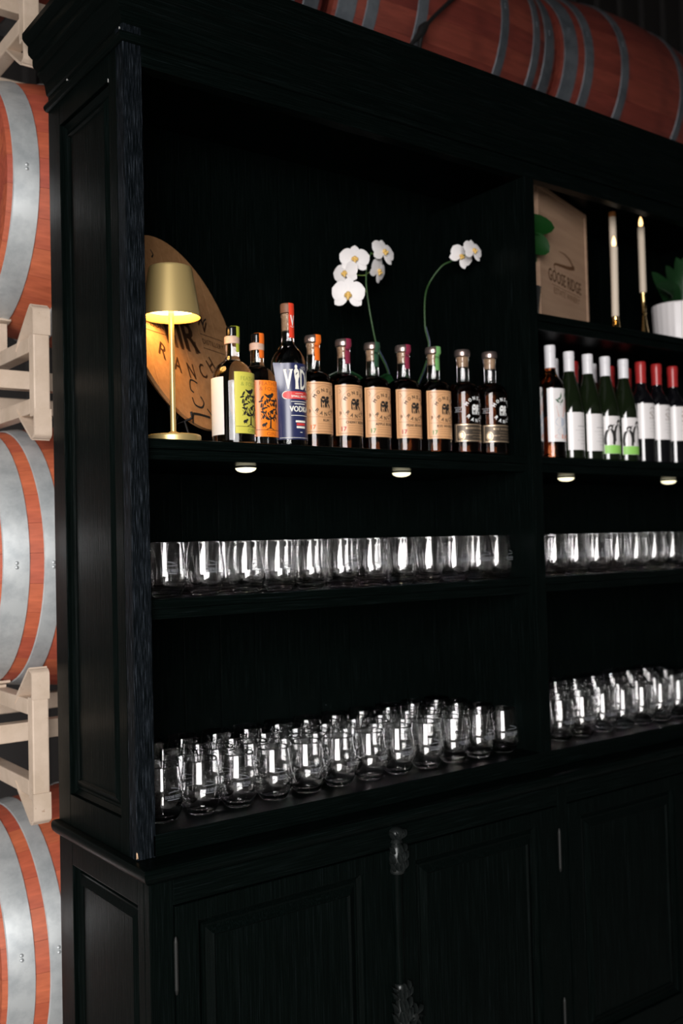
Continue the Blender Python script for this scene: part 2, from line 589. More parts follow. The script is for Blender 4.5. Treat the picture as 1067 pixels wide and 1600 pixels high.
def hutch():
    t = thing('bookcase', 'tall black painted open bookcase with heavy stepped cornice on the black cupboard', 'bookcase', (0, 0, 0))
    # left side: frame + sunk panel
    mb = MB(); panel_frame_side(mb, 0.0, -1, 0.034, D, LEDGE, 2.56, 0.070, 0.333, 0.988, 2.470, 0.020)
    mb.build('side_panel', BLACK_V, t)
    raised_panel('y', 0.070, 0.333, 0.988, 2.470, 0.0, 0.034, 0, 1.0).build('panel_molding', BLACK_V, t)
    MB().box(0.024, 0.0335, 0.034, YB, LEDGE, 2.56).build('side_lining', BLACK_V, t)
    MB().cbox(W-0.034, W, 0.034, D, LEDGE, 2.56).build('side_panel', BLACK_V, t)
    # stiles on the front
    for x0, x1 in ((0.0, 0.04), (W-0.04, W)):
        MB().cbox(x0, x1, 0.0, 0.034, LEDGE, 2.56, 0.0016).build('stile', BRUSHED_SHEEN, t)
    MB().cbox(1.14, 1.18, 0.0, YB, Z0, ZH, 0.002).build('divider', BLACK_V, t)
    MB().cbox(1.1405, 1.1465, -0.0035, 0.0005, Z0, ZH, 0.0015).build('edge_bead', BLACK_V, t)
    # rails and top
    MB().cbox(0.04, W-0.04, 0.0, 0.030, ZH, 2.56, 0.0015).build('header_rail', BLACK_H, t)
    MB().cbox(0.0335, W-0.034, 0.0, YB, LEDGE, Z0, 0.002).build('bottom_shelf', BLACK_H, t)
    MB().box(0.0335, W-0.034, 0.030, YB, 2.545, 2.56).build('top_board', BLACK_H, t)
    # shelves: slab with a small step under the nosing
    for k, (x0, x1) in enumerate(BAYS):
        for zt, zb in ((Z1T, Z1B), (Z2T, Z2B)) + (((Z3T, Z3B),) if k else ()):
            mb = MB().cbox(x0, x1, 0.018, YB, zt-0.020, zt, 0.003)
            mb.cbox(x0, x1, 0.026, YB, zb, zt-0.020, 0.002)
            mb.build('shelf', BLACK_H, t)
    # upright boards of the back, one by one
    bx = 0.0335+0.0
    xs = [0.0335, 0.112] + [0.212+0.1015*i for i in range(21)]
    xs = [x for x in xs if x < W-0.05] + [W-0.034]
    for a, b in zip(xs, xs[1:]):
        MB().cbox(a+0.0008, b-0.0008, YB, YB+0.011, LEDGE, 2.56, 0.0022).build('back_board', BLACK_V, t)
    # bead, frieze and crown
    bead = [(0.0, 2.522), (0.006, 2.523), (0.010, 2.527), (0.0115, 2.532), (0.010, 2.537), (0.006, 2.5405), (0.0, 2.541)]
    cornice_sweep(bead, 0, W, 0, D).build('bead_molding', BLACK_H, t, 40)
    crown = [(0.0, 2.559), (0.004, 2.562), (0.008, 2.585), (0.021, 2.599), (0.024, 2.602), (0.024, 2.611), (0.033, 2.618), (0.035, 2.622),
             (0.035, 2.636), (0.044, 2.644), (0.0455, 2.650), (0.045, 2.664), (0.054, 2.672), (0.058, 2.678), (0.058, 2.690), (0.056, 2.692), (0.0, 2.694)]
    cornice_sweep(crown, 0, W, 0, D).build('cornice', BLACK_H, t, 25)
    MB().box(0.0, W, 0.0, D, 2.685, 2.694).build('top_cover', BLACK_H, t)
    # chipped paint, bare wood showing
    chipm = mat('bare_chipped_wood', (0.62, 0.40, 0.24), 0.7)
    chipg = mat('chalky_chip', (0.42, 0.42, 0.40), 0.8)
    for m, p, sx, sz in ((chipm, (-0.0006, -0.0006, 0.930), 0.0022, 0.007), (chipg, (-0.0118, 0.256, 2.541), 0.0025, 0.002),
                         (chipg, (-0.0115, -0.0115, 2.540), 0.0020, 0.0022), (chipg, (-0.022, 0.262, 2.604), 0.0018, 0.0018),
                         (chipg, (-0.0005, 0.0695, 2.4695), 0.0014, 0.004)):
        MB().add([(p[0]-sx*.3,p[1]+sx,p[2]-sz), (p[0]-sx*.5,p[1]-sx,p[2]-sz*.6), (p[0]+sx,p[1]-sx*.5,p[2]-sz*.7), (p[0]-sx*.4,p[1]+sx*.4,p[2]+sz), (p[0]+sx*.3,p[1]-sx*.4,p[2]+sz*.7)],
                 [(0,1,3),(1,4,3),(1,2,4),(0,2,1),(0,3,4,2)]).build('paint_chip', m, t)
    return t
hutch()

YF = -0.048                                   # front of the cupboard
def cupboard():
    t = thing('cupboard', 'black panelled base cupboard with carved door strip under the open bookcase', 'cupboard', (0, 0, 0))
    BL = [(0.0, LEDGE-0.034), (0.008, LEDGE-0.031), (0.013, LEDGE-0.026), (0.017, LEDGE-0.022), (0.0195, LEDGE-0.014), (0.0195, LEDGE-0.006), (0.017, LEDGE-0.0015), (0.012, LEDGE), (0.0, LEDGE)]
    cornice_sweep(BL, 0.002, W-0.002, YF, D+0.004).build('ledge_molding', BLACK_H, t, 30)
    MB().box(0.002, W-0.002, YF, D+0.004, LEDGE-0.034, LEDGE-0.0002).build('top_board', BLACK_H, t)
    # sides
    mb = MB(); panel_frame_side(mb, 0.0, -1, YF+0.0225, D, 0.02, LEDGE-0.034, 0.002, 0.326, 0.16, 0.836, 0.022)
    mb.build('side_panel', BLACK_V, t)
    raised_panel('y', 0.002, 0.326, 0.16, 0.836, 0.0, 0.034, 0, 1.0).build('panel_molding', BLACK_V, t)
    MB().box(W-0.022, W, YF+0.0225, D, 0.02, LEDGE-0.034).build('side_panel', BLACK_V, t)
    MB().box(0.022, W-0.022, D-0.014, D, 0.05, LEDGE-0.034).build('back_panel', BLACK_V, t)
    MB().box(0.022, W-0.022, YF+0.03, D-0.014, 0.10, 0.12).build('floor_board', BLACK_H, t)
    # face frame
    for x0, x1 in ((0.0, 0.050), (1.142, 1.178), (2.270, W)):
        MB().cbox(x0, x1, YF, YF+0.022, 0.02, LEDGE-0.034, 0.0018).build('stile', BLACK_V, t)
    for x0, x1 in ((0.050, 1.142), (1.178, 2.270)):
        MB().cbox(x0, x1, YF, YF+0.022, 0.838, LEDGE-0.034, 0.0018).build('top_rail', BLACK_H, t)
        MB().cbox(x0, x1, YF, YF+0.022, 0.02, 0.155, 0.0018).build('bottom_rail', BLACK_H, t)
    # doors
    def door(x0, x1, px0, px1, hinge_left):
        d = MB()
        z0, z1, pz0, pz1 = 0.158, 0.835, 0.225, 0.797
        y0, y1 = YF-0.002, YF+0.018
        d.cbox(x0, px0, y0, y1, z0, z1, 0.0022); d.cbox(px1, x1, y0, y1, z0, z1, 0.0022)
        d.cbox(px0, px1, y0, y1, z0, pz0, 0.0022); d.cbox(px0, px1, y0, y1, pz1, z1, 0.0022)
        o = d.build('door', BLACK_V, t)
        raised_panel('x', px0, px1, pz0, pz1, y0, 0.036, 0).build('panel_molding', BLACK_V, o)
        hx = x0-0.001 if hinge_left else x1+0.001
        hm = mat('worn_black_hinge', (0.008, 0.009, 0.008), 0.6, metal=0.2)
        for hz in ((0.725, 0.300) if x0 < 1.0 else ()):
            h = MB()
            h.lathe([(0, -0.056), (0.0022, -0.054), (0.0036, -0.047), (0.0040, -0.046), (0.0040, 0.046), (0.0036, 0.047), (0.0022, 0.054), (0, 0.056)], 10, hx, y0-0.0030, hz)
            h.build('hinge', hm, o, 40)
        return o
    for s in (0.0, 1.128):
        d1 = door(0.0525+s, 0.594+s, 0.103+s, 0.510+s, True)
        d2 = door(0.598+s, 1.1395+s, 0.660+s, 1.067+s, False)
        # carved astragal strip on the right-hand door
        ax, ay = 0.602+s, YF-0.004
        st = MB()
        st.lathe([(0, 0.165), (0.011, 0.165), (0.013, 0.175), (0.011, 0.19), (0.011, 0.52), (0.0125, 0.535), (0.011, 0.55), (0.011, 0.80), (0, 0.80)], 16, ax, ay)
        st.build('astragal', BLACK_V, d2, 40)
        carve = MB()
        carve.lathe([(0, 0.782), (0.016, 0.783), (0.019, 0.789), (0.0165, 0.796), (0.0185, 0.806), (0.020, 0.815), (0.0185, 0.828), (0.014, 0.842), (0.010, 0.848), (0.0145, 0.851), (0.012, 0.855), (0.010, 0.858), (0.015, 0.863), (0.0185, 0.871), (0.016, 0.879), (0.008, 0.884), (0, 0.885)], 20, ax, ay)
        rr = random.Random(5)
        def leaf(mb, cx, cz, h, w, ang, yo):
            pts = []
            for i in range(5):
                q = i/4
                wd = w*math.sin(PI*min(0.98, 0.15+0.85*q))*0.5
                dx, dz = math.sin(ang)*h*q, math.cos(ang)*h*q
                bul = math.sin(PI*q)*0.006+0.003
                pts.append(((cx+dx-wd*math.cos(ang), ay-yo-0.002, cz+dz+wd*math.sin(ang)), (cx+dx, ay-yo-bul-0.003, cz+dz), (cx+dx+wd*math.cos(ang), ay-yo-0.002, cz+dz-wd*math.sin(ang))))
            b = len(mb.v)
            for r_ in pts: mb.v += list(r_)
            for r_ in pts: mb.v += [(r_[1][0], ay-yo+0.006, r_[1][2])]
            for i in range(4):
                k = b+3*i
                mb.f += [(k, k+1, k+4, k+3), (k+1, k+2, k+5, k+4)]
                mb.f += [(k, k+3, b+15+i+1, b+15+i), (k+2, b+15+i, b+15+i+1, k+5)]
        for row, (cz, n, h, w, yo) in enumerate(((0.790, 5, 0.022, 0.010, 0.015), (0.808, 4, 0.024, 0.011, 0.017), (0.828, 3, 0.018, 0.008, 0.013), (0.860, 5, 0.018, 0.009, 0.012))):
            for k in range(n):
                q = (k-(n-1)/2)/max(1, (n-1)/2)
                leaf(carve, ax+q*0.0135, cz, h, w, q*0.45, yo*(1-abs(q)*0.55))
        carve.build('carved_capital', mat('black_bronze', (0.012, 0.015, 0.0145), 0.33, metal=0.4), d2, 60)
        mid = MB()
        mid.lathe([(0, 0.40), (0.014, 0.402), (0.017, 0.42), (0.015, 0.44), (0.019, 0.46), (0.016, 0.49), (0.012, 0.505), (0.016, 0.52), (0.014, 0.535), (0.011, 0.543), (0, 0.545)], 20, ax, ay)
        for cz, n, h, w in ((0.41, 5, 0.026, 0.011), (0.432, 4, 0.028, 0.012), (0.455, 5, 0.030, 0.012), (0.482, 4, 0.026, 0.011), (0.510, 5, 0.022, 0.010), (0.525, 3, 0.018, 0.009)):
            for k in range(n):
                q = (k-(n-1)/2)/max(1, (n-1)/2)
                leaf(mid, ax+q*0.015, cz, h, w, q*0.5+rr.uniform(-.2,.2), 0.014*(1-abs(q)*0.5))
        mid.build('carved_rosette', MATS['black_bronze'], d2, 60)
        key = MB()
        key.lathe([(0, -0.006), (0.012, -0.006), (0.014, 0.0), (0.012, 0.012), (0, 0.014)], 14, 0.638+s, YF-0.004, 0.455)
        for k in range(7):
            a = 2*PI*k/7
            leaf(key, 0.640+s+0.005*math.sin(a), 0.460+0.005*math.cos(a), 0.022, 0.010, a, 0.004)
        key.build('carved_escutcheon', mat('black_bronze', (0.012, 0.015, 0.0145), 0.33, metal=0.4), d2, 60)
    MB().box(0.01, W-0.01, YF+0.012, D-0.01, 0.0, 0.02).build('plinth', BLACK_H, t)
    return t
cupboard()

# ================================================================== BARRELS AND RACKS
BL_, RB, RH, NS = 0.95, 0.352, 0.300, 28
def rad_at(x): return RB-(RB-RH)*(2*x/BL_)**2
def stave_mesh(m):
    mb = MB()
    nx, na = 12, 2
    half = PI/NS - 0.0009
    for t in (0.0, -0.026):
        for i in range(nx+1):
            x = -BL_/2+BL_*i/nx
            for k in range(na+1):
                a = -half+2*half*k/na
                r = rad_at(x)+t + (0.0012 if (k == 1 and t == 0) else 0)
                mb.v.append((x, -r*math.cos(a), r*math.sin(a)))
    S = (nx+1)*(na+1)
    for i in range(nx):
        for k in range(na):
            a = i*(na+1)+k
            mb.f.append((a, a+1, a+na+2, a+na+1)); mb.f.append((S+a, S+a+na+1, S+a+na+2, S+a+1))
        for k in (0, na):
            a = i*(na+1)+k
            mb.f.append((a, a+na+1, S+a+na+1, S+a))
    for i in (0, nx):
        for k in range(na):
            a = i*(na+1)+k
            mb.f.append((a, S+a, S+a+1, a+1))
    return mb.mesh('stave', m, 30)
def hoop_mesh(x0, x1, m):
    mb = MB()
    n = 64
    pr = [(x0, 0.0005), (x0+0.002, 0.0030), ((x0+x1)/2, 0.0034), (x1-0.002, 0.0030), (x1, 0.0005)]
    for x, t in pr:
        for i in range(n):
            a = 2*PI*i/n
            r = rad_at(x)+t+0.0008
            mb.v.append((x, -r*math.cos(a), r*math.sin(a)))
    for k in range(len(pr)-1):
        for i in range(n):
            j = (i+1) % n
            mb.f.append((k*n+i, k*n+j, (k+1)*n+j, (k+1)*n+i))
    return mb.mesh('hoop', m, 30)
def rivet_mesh(m):
    mb = MB().lathe([(0.0048, 0), (0.0044, 0.0016), (0.0025, 0.0028), (0, 0.0032)], 10)
    return mb.mesh('rivet', m, 60)
HOOPS = []
for a, b in ((0.012, 0.072), (0.103, 0.144), (0.278, 0.318)):
    HOOPS += [(-BL_/2+a, -BL_/2+b), (BL_/2-b, BL_/2-a)]
HOOPS2 = HOOPS[:2]+[(-BL_/2+0.150, -BL_/2+0.191), (BL_/2-0.191, BL_/2-0.150)]+HOOPS[4:]
_bc = {}
def barrel(label, loc, roll, wood, hoopm, hoops=None):
    HP = hoops or HOOPS
    t = thing('wine_barrel', label, 'barrel', loc, 0, 'oak wine barrels lying on steel racks')
    key = (wood.name, hoopm.name, HP[2][0])
    if key not in _bc:
        heads = []
        for k in range(8):
            y0, y1 = -0.272+0.068*k+0.0006, -0.272+0.068*(k+1)-0.0006
            mb = MB()
            ys = [y0+(y1-y0)*i/4 for i in range(5)]
            for x in (-0.010, 0.010):
                for y in ys:
                    h = math.sqrt(max(0.0004, 0.272**2-y*y)); mb.v += [(x, y, -h), (x, y, h)]
            for i in range(4):
                a = 2*i
                mb.f += [(a, a+2, a+3, a+1), (10+a, 10+a+1, 10+a+3, 10+a+2), (a, 10+a, 10+a+2, a+2), (a+1, a+3, 10+a+3, 10+a+1)]
            mb.f += [(0, 1, 11, 10), (8, 18, 19, 9)]
            heads.append(mb.mesh('head_board', wood))
        _bc[key] = (stave_mesh(wood), [hoop_mesh(a, b, hoopm) for a, b in HP], rivet_mesh(hoopm), heads)
    sm, hm, rm, heads = _bc[key]
    for k in range(NS):
        o = link('stave', sm, t); o.rotation_euler = (roll+2*PI*k/NS, 0, 0)
    for i, h in enumerate(hm):
        o = link('hoop', h, t); o.rotation_euler = (roll, 0, 0)
        x = sum(HP[i])/2
        for d in (-0.016, 0.016):
            a = 0.25+d
            rv = link('rivet', rm, o)
            r = rad_at(x)+0.0036
            n = Vector((0, -math.cos(a), math.sin(a)))
            rv.rotation_mode = 'QUATERNION'
            rv.rotation_quaternion = n.to_track_quat('Z', 'Y')
            rv.location = (x, n.y*r, n.z*r)
    for x in (-BL_/2+0.045, BL_/2-0.045):
        for h in heads:
            o = link('head_board', h, t, (x, 0, 0)); o.rotation_euler = (roll+0.4, 0, 0)
    return t
YBAR = 0.80
barrel('orange oak barrel with two pale hoops at lower left, below the lowest visible rack', (-0.100+BL_/2, YBAR, 0.553), 0.10, OAK_RED, HOOP)
barrel('orange oak barrel with two grey hoops at mid height beside the bookcase', (-0.099+BL_/2, YBAR, 1.508), 0.31, OAK_RED, HOOP)
barrel('red oak barrel with one wide grey hoop showing, upper left under the cornice', (-0.062+BL_/2, YBAR, 2.413), 0.22, OAK_RED, HOOP, HOOPS2)
barrel('barrel in the top row almost hidden by the cornice, leftmost of the row', (-0.065+BL_/2, YBAR, 3.252), 0.05, OAK_SHADED, HOOP_SHADED)
barrel('wine red barrel above the cornice with the dark strap across it', (0.925+BL_/2, YBAR, 3.252), 0.17, OAK_SHADED, HOOP_SHADED)
barrel('wine red barrel at the top right corner in front of ribbed wall', (1.905+BL_/2, YBAR, 3.252), 0.02, OAK_SHADED, HOOP_SHADED)

def rack(label, x0, zb, zt, zbar=None, bx=None, lower=0.075):
    """steel barrel rack: rounded front loop, cradle straps, long rails"""
    t = thing('barrel_rack', label, 'rack', (0, 0, 0), 0, 'cream steel barrel racks')
    tw = 0.040
    for k, xa in enumerate((x0, x0+0.79)):
        xc = xa+tw/2
        yf = 0.445
        for side in (0, 1):
            # upright post
            y0, y1 = (yf+0.004, yf+0.036) if side == 0 else (1.155-0.036, 1.155-0.004)
            MB().cbox(xa+0.001, xa+tw-0.001, y0, y1, zb+0.05, zt-0.062, 0.003).build('post', RACK, t)
            sg = 1 if side == 0 else -1
            yy = yf if side == 0 else 1.155
            # looped strap: over the top and down to the cradle; and mirrored at the foot
            loop = [(xc, yy+sg*0.004, zt-0.066), (xc, yy+sg*0.003, zt-0.014), (xc, yy+sg*0.007, zt-0.004), (xc, yy+sg*0.016, zt), (xc, yy+sg*0.030, zt-0.004), (xc, yy+sg*0.125, zt-0.085)]
            MB().bar(smoothpts(loop, 4), tw+0.001, 0.006, (1,0,0)).build('cradle_strap', RACK, t, 50)
            loop = [(xc, yy+sg*0.004, zb+0.066), (xc, yy+sg*0.003, zb+0.014), (xc, yy+sg*0.007, zb+0.004), (xc, yy+sg*0.016, zb), (xc, yy+sg*0.030, zb+0.004), (xc, yy+sg*0.125, zb+0.075)]
            MB().bar(smoothpts(loop, 4), tw+0.001, 0.006, (1,0,0)).build('cradle_strap', RACK, t, 50)
        # rails running back
        for zc in (zt-0.085, zb+lower):
            MB().cbox(xa+0.002, xa+tw-0.002, yf+0.036, 1.155-0.036, zc-0.018, zc+0.018, 0.003).build('end_rail', RACK, t)
        if zbar:
            r = rad_at(xc-bx)+0.0065
            MB().bar([(xc, YBAR+r*math.sin(R(a)), zbar-r*math.cos(R(a))) for a in range(-16, 17, 4)], tw, 0.006, (1,0,0)).build('saddle', RACK, t, 50)
            for a in (-12, 12):
                zz = zbar-(r+0.003)*math.cos(R(a))
                MB().box(xa+0.006, xa+tw-0.006, YBAR+r*math.sin(R(a))-0.008, YBAR+r*math.sin(R(a))+0.008, zt-0.068, zz).build('saddle_stay', RACK, t)
    for zc in (zt-0.155, ):
        for y in (0.58, 1.02):
            MB().cbox(x0-0.16, x0+0.99, y-0.018, y+0.018, zc-0.022, zc+0.022, 0.003).build('long_rail', RACK, t)
    return t
rack('cream steel rack at the middle left between the two upper barrels', -0.026, 1.782, 2.086, 2.413, -0.062+BL_/2)
rack('scuffed cream steel rack at lower left, above the bottom barrel', -0.041, 0.906, 1.250, 1.508, -0.099+BL_/2)
rack('cream steel rack at the upper left corner beside the cornice', -0.038, 2.655, 3.00, 3.252, -0.065+BL_/2, 0.095)
rack('cream steel rack standing on the floor under the bottom barrel', -0.038, 0.0, 0.30, 0.553, -0.100+BL_/2)

# dark tie-down strap with a hook, hung over the top barrels
def strap():
    B = on_ray(660, 46, 0.42)
    t = thing('tie_down_strap', 'thin black strap with a forked hook across the top barrel', 'strap', B)
    m = mat('black_strap', (0.006, 0.006, 0.006), 0.6)
    g = lambda px, py, Y: tuple(on_ray(px, py, Y)-B)
    MB().tube(smoothpts([(0, 0, 0), g(680, 24, 0.422), g(705, 0, 0.425), g(740, -34, 0.432), (0.40, 0.07, 0.45), (0.46, 0.32, 0.600), (0.49, 0.62, 0.50)], 6), 0.0065, 8).build('cord', m, t, 60)
    MB().tube([g(666, 38, 0.42), g(660, 46, 0.42), g(656, 54, 0.42), g(645, 66, 0.42), g(634, 84, 0.42)], [0.010, 0.016, 0.012, 0.007, 0.006], 8).tube([g(660, 48, 0.42), g(657, 58, 0.42), g(656, 70, 0.42), g(655, 90, 0.42)], [0.014, 0.009, 0.006, 0.006], 8).build('hook', m, t, 60)
strap()

# ================================================================== LAMP
def lamp():
    t = thing('table_lamp', 'gold metal table lamp with tapered shade, lit, at the shelf end', 'lamp', (0.147, 0.100, Z1T))
    MB().lathe([(0, 0), (0.0575, 0), (0.0585, 0.0015), (0.0585, 0.014), (0.057, 0.0165), (0.0545, 0.0175), (0, 0.018)], 48).build('base', BRASS, t, 35)
    MB().lathe([(0, 0.018), (0.0145, 0.018), (0.0145, 0.0215), (0.009, 0.0245), (0.0062, 0.026), (0, 0.026)], 24).build('collar', BRASS, t, 35)
    MB().lathe([(0.0060, 0.026), (0.0060, 0.262), (0.0072, 0.276), (0.0068, 0.290), (0, 0.290)], 16).build('pole', BRASS, t, 35)
    MB().lathe([(0.0615, 0.268), (0.0625, 0.2685), (0.0460, 0.372), (0.0445, 0.3745), (0.040, 0.3755), (0, 0.3758), (0, 0.3740), (0.040, 0.3738), (0.0440, 0.371), (0.0607, 0.2695), (0.0615, 0.268)], 64).build('lamp_shade', BRASS, t, 35)
    MB().lathe([(0.0075, 0.2860), (0.0555, 0.2860), (0.0555, 0.2880), (0.0075, 0.2880), (0.0075, 0.2860)], 48).build('diffuser', mat('lit_diffuser', (0.9,0.8,0.6), 0.5, emit=(1.0, 0.57, 0.17), estr=26.0), t)
lamp()

# ================================================================== BARREL HEAD SIGN
def oak_sign():
    c = Vector((0.252, 0.236, 2.012)); Rr = 0.235
    az, tl = R(-59.7), R(15.5)
    n = Vector((math.cos(tl)*math.cos(az), math.cos(tl)*math.sin(az), math.sin(tl)))
    h = Vector((-math.sin(az), math.cos(az), 0))
    u = n.cross(h)
    t = thing('round_oak_sign', 'round oak sign cut from a barrel end, burnt lettering, behind the gold lamp', 'sign', c)
    t.rotation_mode = 'QUATERNION'
    t.rotation_quaternion = Matrix((h, u, n)).transposed().to_quaternion()
    # local axes: x right, y up, z towards the viewer; boards run upright
    edges = [-0.235, -0.175, -0.095, -0.015, 0.070, 0.150, 0.235]
    for a, b in zip(edges, edges[1:]):
        mb = MB()
        xs = [a+0.0004+(b-a-0.0008)*i/6 for i in range(7)]
        for z, rr in ((0.0, Rr), (-0.008, Rr), (-0.020, Rr-0.014)):
            for x in xs:
                hh = math.sqrt(max(0.00005, rr*rr-min(abs(x), rr-0.0002)**2)); mb.v += [(x, -hh, z), (x, hh, z)]
        for L in range(2):
            for i in range(6):
                p, q = L*14+2*i, (L+1)*14+2*i
                mb.f += [(p, q, q+2, p+2), (p+1, p+3, q+3, q+1)]
            mb.f += [(L*14, L*14+1, L*14+15, L*14+14), (L*14+12, L*14+26, L*14+27, L*14+13)]
        for i in range(6):
            mb.f += [(2*i, 2*i+2, 2*i+3, 2*i+1), (28+2*i, 28+2*i+1, 28+2*i+3, 28+2*i+2)]
        mb.build('head_board', HEADWOOD, t)
    fl = lambda z: (lambda x, y: (x, y, z))
    d = Draw()
    d.arc('MONSON', -0.018, -0.105, 0.188, 0.036, -38, 38, bold=0.0010, w=0.028)
    d.arc('RANCH', -0.018, 0.092, 0.188, 0.036, -33, 33, bottom=True, bold=0.0010, w=0.027)
    # branded monogram of two figures
    x0 = -0.018
    d.text('M', x0-0.038, -0.006, 0.070, 0.062, 0.003); d.text('R', x0+0.036, -0.006, 0.070, 0.058, 0.003)
    d.ell(x0-0.036, 0.040, 0.026, 0.016); d.ell(x0+0.036, 0.040, 0.026, 0.016)
    for x in (-0.062, -0.036, -0.012, 0.016, 0.050): d.rect(x0+x-0.006, x0+x+0.006, -0.046, -0.015)
    d.on('branding', INK_BROWN, fl(0.0004), t)
    d = Draw()
    for sx in (-0.143, 0.126):
        d.text('DISTILLERY' if sx > 0 else 'MONSON', sx, -0.005, 0.013, 0.100, 0.0003)
        d.rect(sx-0.054, sx+0.054, 0.012, 0.0140); d.rect(sx-0.054, sx+0.054, -0.024, -0.0220)
    d.on('small_branding', INK_BROWN, fl(0.0004), t)
    Draw().stroke(smoothpts([(-0.006, -0.124), (-0.022, -0.120), (-0.036, -0.122), (-0.044, -0.143), (-0.033, -0.150)], 5), 0.0045).on('pen_stroke', INK, fl(0.0005), t)
    Draw().stroke(smoothpts([(-0.046, -0.163), (-0.042, -0.180), (-0.016, -0.184), (0.000, -0.171), (-0.008, -0.156)], 5), 0.0048).on('pen_stroke', INK, fl(0.0005), t)
    Draw().stroke(smoothpts([(-0.074, -0.228), (-0.062, -0.206), (-0.050, -0.203), (-0.022, -0.203), (0.012, -0.205)], 5), 0.0060).on('pen_stroke', INK, fl(0.0005), t)
    Draw().stroke(smoothpts([(0.008, -0.184), (0.022, -0.199), (0.026, -0.212), (0.012, -0.225)], 5), 0.0045).on('pen_stroke', INK, fl(0.0005), t)
    Draw().stroke(smoothpts([(0.092, 0.060), (0.097, 0.040), (0.108, 0.052), (0.122, 0.060)], 5), 0.0042).on('pen_stroke', INK, fl(0.0005), t)
    Draw().stroke(smoothpts([(-0.059, 0.192), (-0.052, 0.182), (-0.062, 0.172)], 5), 0.004).on('pen_stroke', INK, fl(0.0005), t)
    # low easel carrying it
    e = thing('plate_easel', 'small black easel holding up the round oak sign', 'easel', (0, 0, 0))
    em = mat('black_iron', (0.01, 0.01, 0.01), 0.35, metal=0.6)
    bot = c - u*(Rr+0.004)
    for s in (-0.09, 0.09):
        hh = math.sqrt(Rr*Rr-s*s)
        q = c + h*s - u*(hh+0.004) - n*0.010
        back = q - n*0.10
        MB().tube([q+n*0.022+u*0.014, q+n*0.020, q-n*0.028, q-n*0.030+u*0.16], 0.0032, 8).build('cradle_arm', em, e, 60)
        f = q+n*0.006
        MB().tube([(q.x, q.y, q.z), (f.x+n.x*0.012, f.y+n.y*0.012, Z1T+0.0033)], 0.0032, 8).build('leg', em, e, 60)
    m1 = c - u*(Rr*0.55) - n*0.040
    MB().tube([m1, (m1.x-n.x*0.05, m1.y-n.y*0.05, Z1T+0.0033)], 0.0032, 8).build('rear_leg', em, e, 60)
    a = c+h*-0.09-n*0.040-u*(Rr*0.55); b = c+h*0.09-n*0.040-u*(Rr*0.55)
    MB().tube([a, b], 0.0032, 8).build('cross_bar', em, e, 60)
oak_sign()

# ================================================================== SPIRIT BOTTLES
def monogram(d, cx, cy, s):
    """two standing figures read as the letters M and R"""
    d.text('M', cx-s*0.24, cy-s*0.08, s*0.72, s*0.46, s*0.02); d.text('R', cx+s*0.25, cy-s*0.08, s*0.72, s*0.42, s*0.02)
    d.ell(cx-s*0.22, cy+s*0.36, s*0.20, s*0.12); d.ell(cx+s*0.22, cy+s*0.36, s*0.20, s*0.12)
    d.rect(cx-s*0.42, cx+s*0.40, cy-s*0.02, cy+s*0.14)
    for k in (-0.40, -0.22, -0.05, 0.12, 0.40): d.rect(cx+s*(k-0.045), cx+s*(k+0.045), cy-s*0.52, cy-s*0.25)

def seal_strip(parent, m, rn, z0, z1, ztop, phi, half, rcap, zcap0):
    """paper tax strip running over the stopper and down the neck"""
    mb = MB()
    prof = [(0.0, ztop+0.0006), (rcap*0.55, ztop+0.0006), (rcap+0.0004, ztop-0.0005), (rcap+0.0006, zcap0), (rn+0.0016, zcap0-0.004), (rn+0.0008, z1-0.006), (rn+0.0008, z0)]
    n = 4
    for t in (0.0, 0.0003):
        for r, z in prof:
            for k in range(n+1):
                # keep the strip's own width all the way up
                wv = half*(-1+2*k/n)
                rr = max(r, 1e-4)
                ph = phi + max(-1.2, min(1.2, wv/rr)) if r > 0.006 else phi
                if r > 0.006: mb.v.append(((r+t)*math.sin(ph), -(r+t)*math.cos(ph), z+t))
                else: mb.v.append((wv*math.cos(phi), wv*math.sin(phi), z+t))
    S = len(prof)*(n+1)
    for i in range(len(prof)-1):
        for k in range(n):
            a = i*(n+1)+k
            mb.f += [(a, a+n+1, a+n+2, a+1), (S+a, S+a+1, S+a+n+2, S+a+n+1)]
        for k in (0, n):
            a = i*(n+1)+k
            mb.f.append((a, S+a, S+a+n+1, a+n+1))
    return mb.build('seal_strip', m, parent, 60)

KR = 0.0425
def kraft_body(t, dark):
    MB().lathe([(0, 0.002), (0.030, 0.0015), (0.038, 0.0), (0.0410, 0.002), (KR, 0.006), (KR, 0.160), (0.0415, 0.168), (0.037, 0.177), (0.029, 0.1835), (0.020, 0.187), (0.0165, 0.190), (0, 0.190)], 48).build('filled_body', AMBER, t, 40)
    MB().lathe([(0, 0.1903), (0.0162, 0.1903), (0.0152, 0.200), (0.0150, 0.226), (0.0152, 0.240), (0.0165, 0.243), (0.0168, 0.252), (0.0160, 0.2545), (0, 0.2545)], 32).build('neck', GLASS, t, 40)
    MB().lathe([(0, 0.228), (0.0095, 0.228), (0.0105, 0.2535), (0, 0.2535)], 20).build('cork', CORK, t, 40)
    MB().lathe([(0, 0.2548), (0.0185, 0.2548), (0.0200, 0.2560), (0.0205, 0.2640), (0.0195, 0.2700), (0.0180, 0.2720), (0, 0.2725)], 40).build('stopper', CAPMETAL, t, 35)

